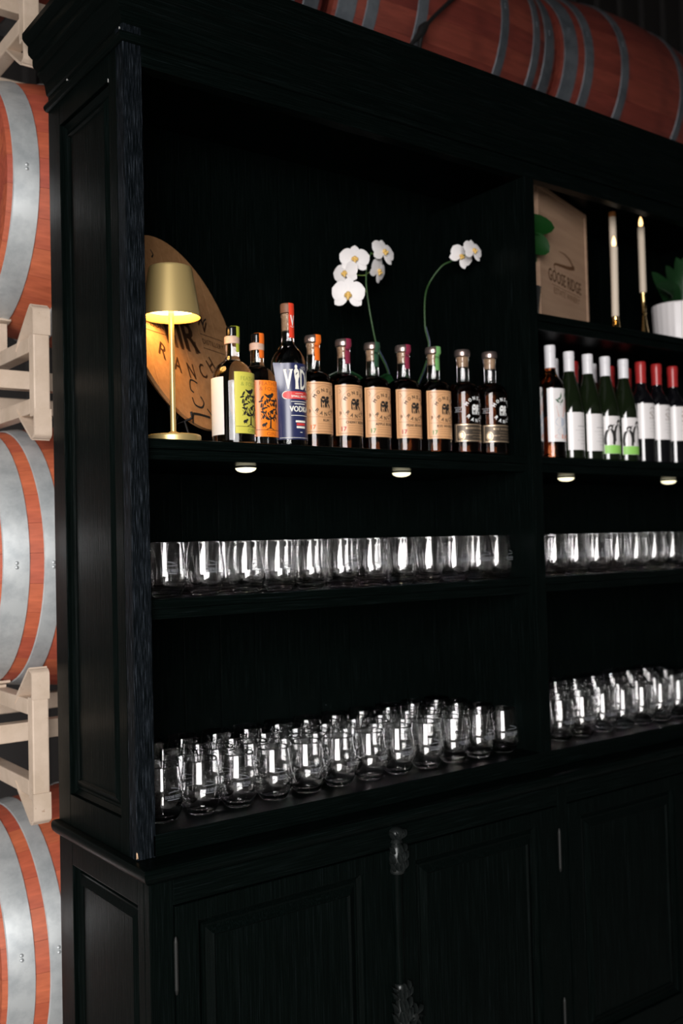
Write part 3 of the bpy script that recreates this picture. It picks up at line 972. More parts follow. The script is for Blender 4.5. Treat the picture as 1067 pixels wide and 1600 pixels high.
def kraft_bottle(x, y, name, sealcol, label, num_col, rot=0.0):
    t = thing('spirit_bottle', label, 'bottle', (x, y, Z1T), rot, 'branded spirit bottles in a row on the shelf')
    kraft_body(t, False)
    lb = wrap_label(KR+0.0003, R(-68), R(68), 0.036, 0.157).build('label', KRAFT, t, 40)
    fn = cyl(KR+0.0009)
    d = Draw()
    d.arc('MONSON', 0, 0.107, 0.0310, 0.0082, -58, 58, bold=0.0003, w=0.0070)
    d.arc('RANCH', 0, 0.113, 0.0310, 0.0090, -42, 44, bottom=True, bold=0.0003, w=0.0070)
    monogram(d, 0.001, 0.1105, 0.027)
    d.text(name, 0.002, 0.0672, 0.0060, min(0.056, 0.0056*len(name)), 0.0002)
    d.on('lettering', INK, fn, lb)
    d = Draw()
    d.frame(-0.0465, 0.0465, 0.0405, 0.1530, 0.0011)
    d.rect(-0.044, 0.044, 0.0750, 0.0757)
    for k in range(3): d.rect(-0.020, 0.038, 0.0590-0.0055*k, 0.0596-0.0055*k)
    for sx in (-1, 1):
        d.stroke([(sx*0.041+0.0, 0.147), (sx*0.036, 0.1405), (sx*0.0415, 0.136)], 0.0012)
        d.stroke([(sx*0.041, 0.0935), (sx*0.036, 0.088), (sx*0.0415, 0.083)], 0.0012)
        d.ell(sx*0.0385, 0.0895, 0.0028, 0.0040)
    ring = [(0.0375*math.sin(R(a)), 0.1105+0.0375*math.cos(R(a))) for a in range(-180, 181, 8)]
    d.stroke(ring, 0.0006)
    d.on('border_print', mat('brown_label_ink', (0.26, 0.12, 0.05), 0.6), fn, lb)
    Draw().text('17', -0.031, 0.0515, 0.0105, 0.0115, 0.0005).on('number_print', num_col, fn, lb)
    seal_strip(t, sealcol, 0.0152, 0.212, 0.250, 0.2725, R(8), 0.0088, 0.0200, 0.2555)
    return t
ORANGE = mat('orange_paper', (0.88, 0.17, 0.015), 0.5)
WINE_SEAL = mat('crimson_paper', (0.25, 0.022, 0.055), 0.5)
DKGREEN_SEAL = mat('dark_green_paper', (0.022, 0.075, 0.038), 0.5)
LTGREEN_SEAL = mat('light_green_paper', (0.16, 0.40, 0.13), 0.5)
kraft_bottle(0.527, 0.118, 'RUM', ORANGE, 'kraft labelled rum bottle with a bright orange seal strip', mat('orange_ink', (0.8, 0.16, 0.03), 0.6), 0.02)
kraft_bottle(0.617, 0.118, 'CHERRY BLEND', WINE_SEAL, 'kraft labelled bottle with crimson seal between orange and dark green sealed ones', mat('red_ink', (0.45, 0.04, 0.04), 0.6))
kraft_bottle(0.704, 0.116, 'APPLE BLEND', DKGREEN_SEAL, 'kraft labelled bottle with a dark green seal strip', mat('green_ink', (0.10, 0.28, 0.08), 0.6), 0.02)
kraft_bottle(0.792, 0.102, 'PEAR BRANDY', WINE_SEAL, 'kraft labelled bottle with crimson seal beside the light green sealed one', MATS['red_ink'], 0.0)
kraft_bottle(0.875, 0.082, 'RYE WHISKEY', LTGREEN_SEAL, 'kraft labelled bottle with a light green seal, last kraft one in the row', MATS['green_ink'], 0.0)

def dark_bottle(x, y, name, label):
    t = thing('whiskey_bottle', label, 'bottle', (x, y, Z1T), 0, 'branded spirit bottles in a row on the shelf')
    kraft_body(t, True)
    fn = cyl(KR+0.0005)
    d = Draw()
    d.arc('MONSON', 0.002, 0.112, 0.0310, 0.0088, -60, 60, bold=0.0004, w=0.0072)
    d.arc('RANCH', 0.002, 0.1165, 0.0310, 0.0088, -46, 48, bottom=True, bold=0.0004, w=0.0072)
    monogram(d, 0.002, 0.114, 0.026)
    d.on('white_print', WHITE_INK, fn, t)
    d = Draw()
    for sx in (-1, 1):
        d.rect(sx*0.047-0.010, sx*0.047+0.010, 0.1185, 0.1195); d.rect(sx*0.047-0.010, sx*0.047+0.010, 0.1075, 0.1085)
        d.text('EST', sx*0.047, 0.113, 0.005, 0.014)
    d.on('side_print', mat('dim_white_ink', (0.35, 0.36, 0.38), 0.6), fn, t)
    lb = wrap_label(KR+0.0003, R(-78), R(78), 0.031, 0.077).build('label', mat('bronze_label_foil', (0.085, 0.066, 0.048), 0.40, metal=0.5), t, 40)
    fn2 = cyl(KR+0.0009)
    gold = mat('pale_gold_foil', (0.70, 0.52, 0.34), 0.35, metal=0.7)
    d = Draw(); d.frame(-0.0545, 0.0545, 0.0325, 0.0755, 0.0018)
    d.text(name, 0.0, 0.0655, 0.0048, 0.058, 0.0002)
    for k in range(3): d.rect(-0.012, 0.028, 0.056-0.007*k, 0.0566-0.007*k)
    d.rect(-0.030, -0.012, 0.048, 0.0490); d.rect(0.028, 0.035, 0.048, 0.0490)
    for sx in (-0.040, 0.044):
        d.stroke([(sx+0.0085*math.sin(R(a)), 0.0475+0.0105*math.cos(R(a))) for a in range(-180, 181, 15)], 0.0010)
    d.ell(-0.041, 0.0475, 0.0055, 0.0075)
    d.on('gold_print', gold, fn2, lb)
dark_bottle(0.966, 0.070, 'BOURBON WHISKEY', 'dark whiskey bottle with white print and bronze band, nearer the kraft labelled ones')
dark_bottle(1.050, 0.055, 'RYE WHISKEY', 'dark whiskey bottle with bronze band at the right end of the row')

def gin_bottle(x, y, H, m_lab, m_seal, label, rot, half, backlabel, inkc):
    k = H/0.262
    t = thing('gin_bottle', label, 'bottle', (x, y, Z1T), 0, 'pair of gin bottles')
    rb = 0.0470
    MB().lathe([(0, 0.008), (0.030, 0.006), (0.0425, 0.0), (0.0455, 0.002), (rb, 0.007), (rb, 0.137), (0.0455, 0.150), (0.0415, 0.163), (0.0345, 0.174), (0.026, 0.181), (0.0182, 0.186), (0, 0.186)], 48).build('filled_body', CLEAR_FILLED, t, 40)
    MB().lathe([(0, 0.1863), (0.0180, 0.1863), (0.0150, 0.194), (0.0148, 0.222), (0, 0.222)], 32).build('neck', GLASS, t, 40)
    MB().lathe([(0, 0.2223), (0.0165, 0.2223), (0.0170, 0.2240), (0.0170, 0.2360), (0.0160, 0.2385), (0, 0.2385)], 32).build('wooden_collar', pale_wood('pale_birch', (0.50, 0.33, 0.24), (0.60, 0.42, 0.32), (40,40,200)) if 'pale_birch' not in MATS else MATS['pale_birch'], t, 40)
    MB().lathe([(0, 0.2386), (0.0120, 0.2386), (0.0125, 0.240), (0.0125, 0.258), (0.0115, 0.260), (0, 0.2605)], 28).build('stopper', mat('gloss_black_plastic', (0.006,0.006,0.006), 0.12), t, 40)
    seal_strip(t, m_seal, 0.0150, 0.204, 0.232, 0.2605, rot+R(15), 0.0088, 0.0165, 0.2420)
    lb = wrap_label(rb+0.0003, rot-half, rot+half, 0.022, 0.155 if backlabel else 0.148).build('label', m_lab, t, 40)
    fn = cyl(rb+0.0009, rot)
    d = Draw()
    d.text('FEATHER', 0, 0.141, 0.0085, 0.050); d.text('& FOLLY', 0, 0.129, 0.0085, 0.050)
    d.text('GIN', 0.002, 0.0285, 0.0085, 0.024)
    d.on('lettering', inkc, fn, lb)
    d = Draw()
    rr = random.Random(3)
    d.stroke([(0.0185*math.sin(R(a)), 0.083+0.0215*math.cos(R(a))) for a in range(-180, 181, 12)], 0.0022)
    for i in range(16):
        a = 2*PI*i/16+rr.uniform(-.1,.1)
        q = 0.0185+rr.uniform(-0.003, 0.004)
        d.ell(q*math.sin(a), 0.083+q*1.12*math.cos(a), 0.0058, 0.0022, rr.uniform(0, PI))
    for i in range(14):
        d.ell(rr.uniform(-0.012, 0.012), 0.083+rr.uniform(-0.012, 0.013), 0.0045, 0.0018, rr.uniform(0, PI))
    d.stroke([(0.0, 0.040), (0.001, 0.058), (0.0, 0.075)], [0.005, 0.003, 0.002])
    for sx in (-1, 1):
        d.stroke([(0.0, 0.060), (sx*0.008, 0.066), (sx*0.013, 0.074)], 0.0018)
        d.stroke([(0.0, 0.043), (sx*0.006, 0.0395), (sx*0.010, 0.038)], 0.0016)
    d.ell(0.000, 0.1125, 0.0085, 0.0045, 0.2); d.ell(0.0065, 0.1170, 0.0040, 0.0034); d.stroke([(-0.006, 0.112), (-0.014, 0.1165)], [0.006, 0.002])
    d.ell(-0.019, 0.108, 0.0060, 0.0022, 1.0); d.ell(-0.0225, 0.1005, 0.0055, 0.002, 0.3); d.ell(0.019, 0.105, 0.0060, 0.0022, 2.2)
    d.ell(-0.0155, 0.048, 0.0055, 0.0035, 0.3); d.ell(-0.0105, 0.0515, 0.0026, 0.0024); d.stroke([(-0.018, 0.047), (-0.0185, 0.0425)], 0.0014); d.stroke([(-0.0125, 0.047), (-0.012, 0.0425)], 0.0014)
    d.stroke([(-0.022, 0.060), (-0.0185, 0.067), (-0.022, 0.072)], 0.0012); d.stroke([(0.020, 0.055), (0.018, 0.063), (0.022, 0.068)], 0.0012)
    d.rect(-rb*half*0.96, rb*half*0.96, 0.0365, 0.0374)
    d.on('tree_print', INK, fn, lb)
    if backlabel:
        wrap_label(rb+0.0003, R(-128), R(-56), 0.020, 0.145).build('back_label', mat('pale_grey_paper', (0.62, 0.62, 0.60), 0.5), t, 40)
    return t
LIME = mat('lime_label_paper', (0.60, 0.55, 0.085), 0.32)
LIME_SEAL = mat('lime_paper', (0.50, 0.56, 0.05), 0.5)
ORANGE_LABEL = mat('orange_label_paper', (0.88, 0.23, 0.015), 0.32)
gin_bottle(0.286, 0.085, 0.262, LIME, LIME_SEAL, 'clear gin bottle with lime yellow label and seal beside the lamp', R(20), R(47), True, mat('olive_ink', (0.30, 0.33, 0.05), 0.6))
gin_bottle(0.372, 0.120, 0.262, ORANGE_LABEL, ORANGE, 'clear gin bottle with orange label and orange seal strip', R(2), R(43), False, mat('rust_ink', (0.50, 0.10, 0.01), 0.6))

def vodka():
    t = thing('vodka_bottle', 'tallest bottle in the row, navy vodka label and long red neck strip', 'bottle', (0.440, 0.095, Z1T))
    rb = 0.0400
    MB().lathe([(0, 0.008), (0.028, 0.006), (0.036, 0.0), (0.0385, 0.002), (rb, 0.006), (rb, 0.186), (0.0395, 0.196), (0.0370, 0.207), (0.0310, 0.219), (0.0230, 0.229), (0.0165, 0.238), (0.0148, 0.245), (0, 0.245)], 48).build('filled_body', CLEAR_FILLED, t, 40)
    MB().lathe([(0, 0.2453), (0.0147, 0.2453), (0.0142, 0.256), (0.0138, 0.300), (0.0150, 0.302), (0.0150, 0.310), (0, 0.310)], 32).build('neck', GLASS, t, 40)
    MB().lathe([(0, 0.270), (0.0095, 0.270), (0.0105, 0.309), (0, 0.309)], 20).build('cork', CORK, t, 40)
    MB().lathe([(0, 0.3103), (0.0150, 0.3103), (0.0158, 0.3115), (0.0158, 0.3300), (0.0145, 0.3320), (0, 0.3322)], 32).build('stopper', pale_wood('dark_cap_wood', (0.16, 0.07, 0.035), (0.24, 0.11, 0.06), (60,60,60)), t, 40)
    RED = mat('bright_red_paper', (0.78, 0.055, 0.022), 0.45)
    s = seal_strip(t, RED, 0.0146, 0.252, 0.300, 0.3322, R(12), 0.0090, 0.0156, 0.3110)
    d = Draw()
    d.text('V', 0, 0.292, 0.024, 0.011, 0.0007)
    d.stroke([(-0.006, 0.2790), (0.0, 0.2765), (0.006, 0.2790)], 0.001)
    d.on('seal_print', WHITE_INK, cyl(0.0166, R(12)), s)
    NAVY = mat('navy_label', (0.020, 0.025, 0.080), 0.28)
    fl = lambda a, b: 0.016*max(0.0, 1-a/0.16)**1.6*max(0.0, (b-0.45)/0.55)**1.7
    lb = wrap_label(rb+0.0003, R(-72), R(72), 0.017, 0.190, 0.0004, fl).build('label', NAVY, t, 40)
    fn = cyl(rb+0.0010)
    d = Draw()
    d.text('V', -0.0255, 0.153, 0.044, 0.019, 0.0010)
    d.text('D', 0.0135, 0.153, 0.044, 0.017, 0.0010)
    d.text('A', 0.0325, 0.153, 0.044, 0.019, 0.0010)
    for x in (-0.0335, -0.0185): d.rect(x-0.0045, x+0.0045, 0.1735, 0.1755)
    for x in (0.0255, 0.0395): d.rect(x-0.0040, x+0.0040, 0.1305, 0.1325)
    # standing figure in place of the letter I
    d.ell(-0.0065, 0.1815, 0.0034, 0.0044)
    d.poly([(-0.0115, 0.172), (-0.0085, 0.178), (-0.004, 0.178), (0.0008, 0.172), (0.002, 0.160), (0.0, 0.156), (-0.0015, 0.148), (-0.0005, 0.134), (0.0, 0.1310), (-0.0095, 0.1310), (-0.0085, 0.135), (-0.0085, 0.150), (-0.0105, 0.160)])
    d.stroke([(0.002, 0.176), (0.012, 0.179), (0.022, 0.1765)], 0.0008); d.stroke([(0.006, 0.181), (0.016, 0.1825), (0.024, 0.180)], 0.0008)
    d.on('brand_lettering', mat('cream_ink', (0.82, 0.80, 0.70), 0.5), fn, lb)
    d = Draw()
    d.text('VODKA', 0.003, 0.086, 0.0125, 0.052, 0.0006)
    d.rect(-0.020, 0.026, 0.1020, 0.1032); d.rect(-0.020, 0.026, 0.0705, 0.0717); d.rect(-0.012, 0.018, 0.0965, 0.0985)
    d.rect(-0.010, 0.018, 0.0555, 0.0600); d.rect(-0.008, 0.016, 0.0425, 0.0470); d.rect(0.001, 0.007, 0.0325, 0.0340)
    d.rect(-0.0480, 0.0480, 0.0205, 0.0213)
    d.on('lower_lettering', MATS['cream_ink'], fn, lb)
    d = Draw()
    pill = [(-0.030+0.010*math.cos(R(a)), 0.117+0.0085*math.sin(R(a))) for a in range(90, 271, 15)]
    pill += [(0.034+0.010*math.cos(R(a)), 0.117+0.0085*math.sin(R(a))) for a in range(-90, 91, 15)]
    n = len(pill)
    d.rect(-0.030, 0.034, 0.1085, 0.1255)
    d.ell(-0.030, 0.117, 0.009, 0.0085); d.ell(0.034, 0.117, 0.009, 0.0085)
    d.on('red_pill', mat('red_label_ink', (0.62, 0.045, 0.04), 0.45), cyl(rb+0.0012), lb)
    Draw().rect(-0.008, 0.016, 0.0487, 0.0540).on('red_bar', MATS['red_label_ink'], cyl(rb+0.0012), lb)
    d = Draw(); d.stroke(pill+[pill[0]], 0.0014)
    d.text('SMALL BATCH', 0.004, 0.1145, 0.0050, 0.046, 0.0002)
    d.rect(-0.010, 0.012, 0.1205, 0.1213)
    d.on('pill_print', MATS['cream_ink'], cyl(rb+0.0016), lb)
vodka()

# ================================================================== WINE BOTTLES
def wine_bottle(kind, x, y, label, group, rot=0.0):
    t = thing('wine_bottle', label, 'bottle', (x, y, Z1T), rot, group)
    glass = {'rose': ROSE, 'white': WINE_GREEN, 'penguin': WINE_GREEN, 'red': WINE_BLACK}[kind]
    H = 0.318 if kind == 'rose' else 0.308
    rb = 0.0370
    if kind in ('white', 'penguin'):      # sloping shoulders
        prof = [(0, 0.006), (0.028, 0.004), (0.034, 0.0), (rb, 0.004), (rb, 0.135), (0.0360, 0.155), (0.0325, 0.178), (0.0270, 0.203), (0.0205, 0.225), (0.0160, 0.243), (0.0148, 0.255), (0.0145, H-0.004), (0, H-0.004)]
    elif kind == 'rose':
        prof = [(0, 0.006), (0.028, 0.004), (0.034, 0.0), (rb, 0.004), (rb, 0.198), (0.0355, 0.209), (0.030, 0.220), (0.022, 0.230), (0.0165, 0.240), (0.0148, 0.250), (0.0145, H-0.004), (0, H-0.004)]
    else:
        prof = [(0, 0.006), (0.028, 0.004), (0.034, 0.0), (rb, 0.004), (rb, 0.182), (0.0355, 0.193), (0.030, 0.205), (0.022, 0.216), (0.0165, 0.226), (0.0148, 0.238), (0.0145, H-0.004), (0, H-0.004)]
    MB().lathe(prof, 40).build('bottle_body', glass, t, 40)
    c0 = 0.254 if kind == 'rose' else 0.243
    if kind == 'red':
        MB().lathe([(0.0154, c0), (0.0156, H-0.030), (0.0164, H-0.027), (0.0166, H-0.010), (0.0160, H-0.002), (0.0145, H), (0, H)], 32).build('capsule', mat('red_capsule', (0.36, 0.022, 0.022), 0.28), t, 35)
    else:
        m = mat('white_capsule', (0.74, 0.73, 0.75), 0.35)
        MB().lathe([(0.0152, c0), (0.0154, H-0.020), (0.0158, H-0.0190), (0.0152, H-0.0180), (0.0158, H-0.0170), (0.0158, H-0.003), (0.0150, H), (0, H)], 32).build('screw_cap', m, t, 35)
    o = cyl(rb+0.0009)
    if kind == 'rose':
        lb = wrap_label(rb+0.0003, R(-66), R(66), 0.046, 0.194).build('label', PAPER, t, 40)
        # watercolour of pots and flowers
        o = cyl(rb+0.0009, R(-16))
        d = Draw(); d.poly([(-0.008, 0.145), (0.020, 0.145), (0.015, 0.115), (-0.002, 0.115)]); d.poly([(0.018, 0.160), (0.036, 0.165), (0.033, 0.130), (0.021, 0.130)]); d.ell(0.005, 0.060, 0.020, 0.006); d.ell(0.030, 0.058, 0.012, 0.008)
        d.on('terracotta_print', mat('terracotta_ink', (0.62, 0.16, 0.07), 0.6), o, lb)
        d = Draw()
        for cx, cy, a, b in ((0.004, 0.100, 0.016, 0.013), (0.024, 0.092, 0.016, 0.020), (0.012, 0.074, 0.018, 0.012), (0.030, 0.112, 0.010, 0.010)): d.ell(cx, cy, a, b)
        d.on('wash_print', mat('blue_grey_wash', (0.46, 0.50, 0.58), 0.6), o, lb)
        d = Draw()
        for cx, cy, a in ((0.002, 0.165, 0.5), (0.007, 0.172, 1.4), (-0.004, 0.158, 2.4), (0.011, 0.158, 0.9), (0.026, 0.176, 1.2)): d.ell(cx, cy, 0.0075, 0.0026, a)
        d.stroke([(0.005, 0.146), (0.004, 0.160), (0.008, 0.182)], 0.0014)
        d.on('leaf_print', mat('deep_green_ink', (0.05, 0.12, 0.07), 0.6), cyl(rb+0.0012, R(-16)), lb)
    elif kind == 'white':
        lb = wrap_label(rb+0.0003, R(-63), R(63), 0.026, 0.132).build('label', PAPER, t, 40)
        d = Draw()
        d.rect(-0.012, 0.022, 0.0915, 0.0935)
        for k, (a, b) in enumerate(((-0.020, 0.028), (-0.008, 0.024), (-0.006, 0.022), (-0.014, 0.026), (-0.004, 0.020))): d.rect(a, b, 0.0810-0.0095*k, 0.0818-0.0095*k)
        d.on('fine_print', INK_GREY, o, lb)
    elif kind == 'penguin':
        lb = wrap_label(rb+0.0003, R(-66), R(66), 0.021, 0.130).build('label', PAPER, t, 40)
        d = Draw()
        for cx, cy, k, fl_ in ((-0.026, 0.0, 0.92, 1), (0.004, 0.010, 1.0, 1)):
            P = lambda x, y: (cx+x*k*fl_, cy+0.046+(y)*k)
            d.stroke(smoothpts([P(-0.013, 0.0), P(-0.014, 0.020), P(-0.010, 0.040), P(-0.003, 0.048)], 5), [0.003]+[0.0078]*12+[0.0050]*3)
            d.stroke(smoothpts([P(0.013, 0.0), P(0.0145, 0.022), P(0.011, 0.040), P(0.004, 0.050)], 5), [0.003]+[0.0088]*12+[0.0060]*3)
            d.ell(*P(0.003, 0.0560), 0.0095*k, 0.0078*k, 0.5)
            d.stroke([P(0.008, 0.060), P(0.017, 0.0645)], [0.004, 0.0012])
        d.on('penguin_print', INK, o, lb)
        d = Draw(); d.ell(0.0065, 0.1095, 0.0036, 0.0028, 0.6); d.ell(-0.0240, 0.0960, 0.0034, 0.0026, 0.6)
        d.on('penguin_cheeks', PAPER, cyl(rb+0.0013), lb)
        Draw().rect(-0.0420, 0.0420, 0.0215, 0.0455).on('green_band', mat('apple_green_ink', (0.28, 0.62, 0.12), 0.5), cyl(rb+0.0011), lb)
    else:
        lb = wrap_label(rb+0.0003, R(-72), R(72), 0.072, 0.178).build('label', PAPER, t, 40)
        d = Draw()
        d.text('S', -0.002, 0.142, 0.024, 0.020)
        d.stroke(smoothpts([(-0.010, 0.160), (-0.002, 0.165), (0.008, 0.164), (0.018, 0.161)], 4), 0.0022)
        d.on('letter_print', mat('warm_grey_ink', (0.36, 0.31, 0.28), 0.6), o, lb)
        d = Draw()
        for k, (a, b) in enumerate(((-0.012, 0.024), (-0.008, 0.020), (-0.016, 0.028), (-0.010, 0.022))): d.rect(a, b, 0.121-0.0095*k, 0.1217-0.0095*k)
        d.on('fine_print', INK_GREY, o, lb)
    return t
YWN = 0.072
G = 'wine bottles on the right hand shelf'
wine_bottle('rose', 1.228, 0.085, 'rosé bottle mostly hidden behind the divider, leftmost on the wine shelf', G)
wine_bottle('rose', 1.305, YWN, 'tall rosé bottle with a watercolour label beside the divider', G)
wine_bottle('white', 1.384, YWN, 'white capped wine with plain white label, next to the rosé', G)
wine_bottle('white', 1.465, YWN, 'white capped wine with plain white label, next to the penguin labels', G)
wine_bottle('penguin', 1.543, YWN, 'penguin label wine with green band, next to the plain white labels', G)
wine_bottle('penguin', 1.628, YWN, 'penguin label wine with green band, next to the red capped bottles', G)
for x, w in ((1.711, 'left'), (1.789, 'middle'), (1.872, 'right')):
    wine_bottle('red', x, YWN, 'red capped wine with S label, %s of the three in front' % {'left': 'leftmost', 'middle': 'middle one', 'right': 'rightmost'}[w], G)
GB = 'wine bottles in the second row'
for k, x, lab in (('white', 1.432, 'white capped bottle in the second row, peeking past the rosé'),
                  ('red', 1.520, 'red capped bottle in the second row behind the two plain white labels'),
                  ('white', 1.606, 'white capped bottle in the second row, left of the first penguin bottle'),
                  ('red', 1.690, 'red capped bottle in the second row, between the two penguin bottles'),
                  ('red', 1.774, 'red capped bottle in the second row, right of the penguin bottles')):
    wine_bottle(k, x, 0.172, lab, GB)

# ================================================================== STEMLESS GLASSES
GH, GR = 0.113, 0.0430
def glass_meshes():
    out = [(0.0265, 0.0), (0.0290, 0.003), (0.0345, 0.011), (0.0390, 0.021), (0.0420, 0.033), (GR, 0.044), (0.0426, 0.056), (0.0412, 0.070), (0.0392, 0.085), (0.0370, 0.100), (0.0350, 0.1124)]
    inn = [(0.0345, 0.1130), (0.0341, 0.1124), (0.0361, 0.100), (0.0382, 0.085), (0.0402, 0.070), (0.0416, 0.056), (0.0420, 0.044), (0.0409, 0.033), (0.0379, 0.0213), (0.0330, 0.0118), (0.0240, 0.0060), (0.0120, 0.0046), (0, 0.0044)]
    out = smoothpts(out, 3); inn = smoothpts(inn[:-1], 3) + [inn[-1]]
    mb = MB().lathe([(0, 0.0012), (0.020, 0.0010), (0.0245, 0.0)] + out + inn, 48)
    body = mb.mesh('stemless_glass', GLASS, 50)
    prof = lambda z: 0.0412+(z-0.070)/(0.056-0.070)*(0.0426-0.0412) if z > 0.056 else 0.0428
    d = Draw()
    d.text('GOOSE RIDGE', 0, 0.0545, 0.0062, 0.0380)
    d.rect(-0.014, 0.014, 0.0482, 0.0496)
    d.stroke(smoothpts([(-0.006, 0.0730), (0.008, 0.0700), (0.0165, 0.0655), (0.010, 0.0645), (-0.006, 0.0640), (-0.012, 0.0620)], 5), [0.0004]+[0.0010]*23+[0.0004]*2)
    pr = d.on('print', ETCH, lambda u, v: ((prof(v)+0.0004)*math.sin(u/0.042), -(prof(v)+0.0004)*math.cos(u/0.042), v), None, True)
    return body, pr
GBODY, GPRINT = glass_meshes()
ORD = ['first', 'second', 'third', 'fourth', 'fifth', 'sixth', 'seventh', 'eighth', 'ninth', 'tenth', 'eleventh', 'twelfth']
ROWN = ['front', 'second', 'third', 'back']
def glasses(xs, ys, z, bay, shelf, jit, prints):
    for r, y in enumerate(ys):
        for i, x in enumerate(xs):
            lab = 'clear stemless glass, %s from left in the %s row, %s %s shelf' % (ORD[i], ROWN[r], bay, shelf)
            o = link('stemless_glass', GBODY, None, (x+random.uniform(-jit, jit), y+random.uniform(-jit, jit), z))
            o.rotation_euler = (0, 0, random.uniform(-0.35, 0.35))
            tag(o, lab, 'glass', 'stemless glasses on the %s %s shelf' % (bay, shelf))
            if r < prints: link('logo_print', GPRINT, o)
YR = (0.088, 0.1755, 0.263, 0.344)
glasses([0.0995+0.0902*i for i in range(12)], YR, Z0, 'left', 'bottom', 0.0010, 2)
glasses([1.228+0.0908*i for i in range(10)], YR, Z0, 'right', 'bottom', 0.0010, 1)
glasses([0.118, 0.209, 0.312, 0.398, 0.485, 0.572, 0.662, 0.757, 0.846, 0.935, 1.022, 1.092-0.002], (0.090, 0.182, 0.275), Z2T, 'left', 'middle', 0.0006, 1)
glasses([1.228+0.0908*i for i in range(9)], (0.090, 0.182, 0.275), Z2T, 'right', 'middle', 0.0010, 1)

# ================================================================== PUCK LIGHTS under the bottle shelf
puck_em = mat('lit_puck_lens', (0.9, 0.9, 0.7), 0.5, emit=(1.0, 0.90, 0.58), estr=1.6)
for x, y, zb, lab in ((0.339, 0.125, Z1B, 'round puck light under the bottle shelf, left one of the left bay'),
                  (0.801, 0.130, Z1B, 'round puck light under the bottle shelf, right one of the left bay'),
                  (1.428, 0.133, Z1B, 'round puck light under the wine shelf, nearer the divider'),
                  (1.924, 0.136, Z1B, 'round puck light under the wine shelf, at the right edge')):
    t = thing('puck_light', lab, 'light', (x, y, zb), 0, 'puck lights under the shelves')
    MB().lathe([(0, 0), (0.0240, 0), (0.0245, -0.0008), (0.0245, -0.0035), (0, -0.0035)], 32).build('housing', mat('black_plastic', (0.01, 0.01, 0.01), 0.4), t, 40)
    MB().lathe([(0.0235, -0.0036), (0.0228, -0.0060), (0.0195, -0.0095), (0.012, -0.0125), (0, -0.0138)], 32).build('lens', puck_em, t, 60)

# ================================================================== ORCHID
PETAL = mat('white_orchid_petal', (0.80, 0.77, 0.76), 0.5)
LIP = mat('yellow_orchid_lip', (0.75, 0.48, 0.13), 0.5)
STEM = mat('green_orchid_stem', (0.028, 0.075, 0.020), 0.45)
LEAF = mat('dark_green_leaf', (0.010, 0.055, 0.016), 0.35)
def petal_mesh(L, Wd, tip, curl, name='petal'):
    """petal from the origin along +Y, facing +Z, width profile set by tip (position of greatest width)"""
    mb = MB()
    n, k = 9, 6
    for t in (0.0, -0.0006):
        for i in range(n+1):
            q = i/n
            s = max(0.0, math.sin(PI*(q**(math.log(0.5)/math.log(tip)))))**0.62 if 0 < q < 1 else 0
            w = Wd/2*max(s, 0.10 if q < 0.5 else 0.02)
            for j in range(k+1):
                p = -1+2*j/k
                mb.v.append((w*p, L*q, curl*q*q*L - 0.10*w*p*p + t))
    S = (n+1)*(k+1)
    for i in range(n):
        for j in range(k):
            a = i*(k+1)+j
            mb.f += [(a, a+1, a+k+2, a+k+1), (S+a, S+a+k+1, S+a+k+2, S+a+1)]
        for j in (0, k):
            a = i*(k+1)+j
            mb.f.append((a, a+k+1, S+a+k+1, S+a))
    for i in (0, n):
        for j in range(k):
            a = i*(k+1)+j
            mb.f.append((a, S+a, S+a+1, a+1))
    return mb.mesh(name, PETAL, 60)
P_BROAD = petal_mesh(0.044, 0.050, 0.56, -0.10)
P_SEPAL = petal_mesh(0.043, 0.028, 0.55, -0.12, 'sepal')
LIPM = None
def lip_mesh():
    mb = MB()
    mb.lathe([(0, -0.004), (0.005, -0.003), (0.0065, 0.002), (0.005, 0.007), (0, 0.0095)], 12)
    for s in (-1, 1):
        mb.tube([(s*0.002, -0.002, 0.003), (s*0.0065, -0.005, 0.007), (s*0.0065, -0.001, 0.011)], [0.0035, 0.0042, 0.002], 8)
    mb.tube([(0, -0.003, 0.003), (0, -0.010, 0.007), (0, -0.016, 0.006)], [0.0045, 0.0050, 0.0018], 8)
    return mb.mesh('flower', LIP, 60)
LIPM = lip_mesh()
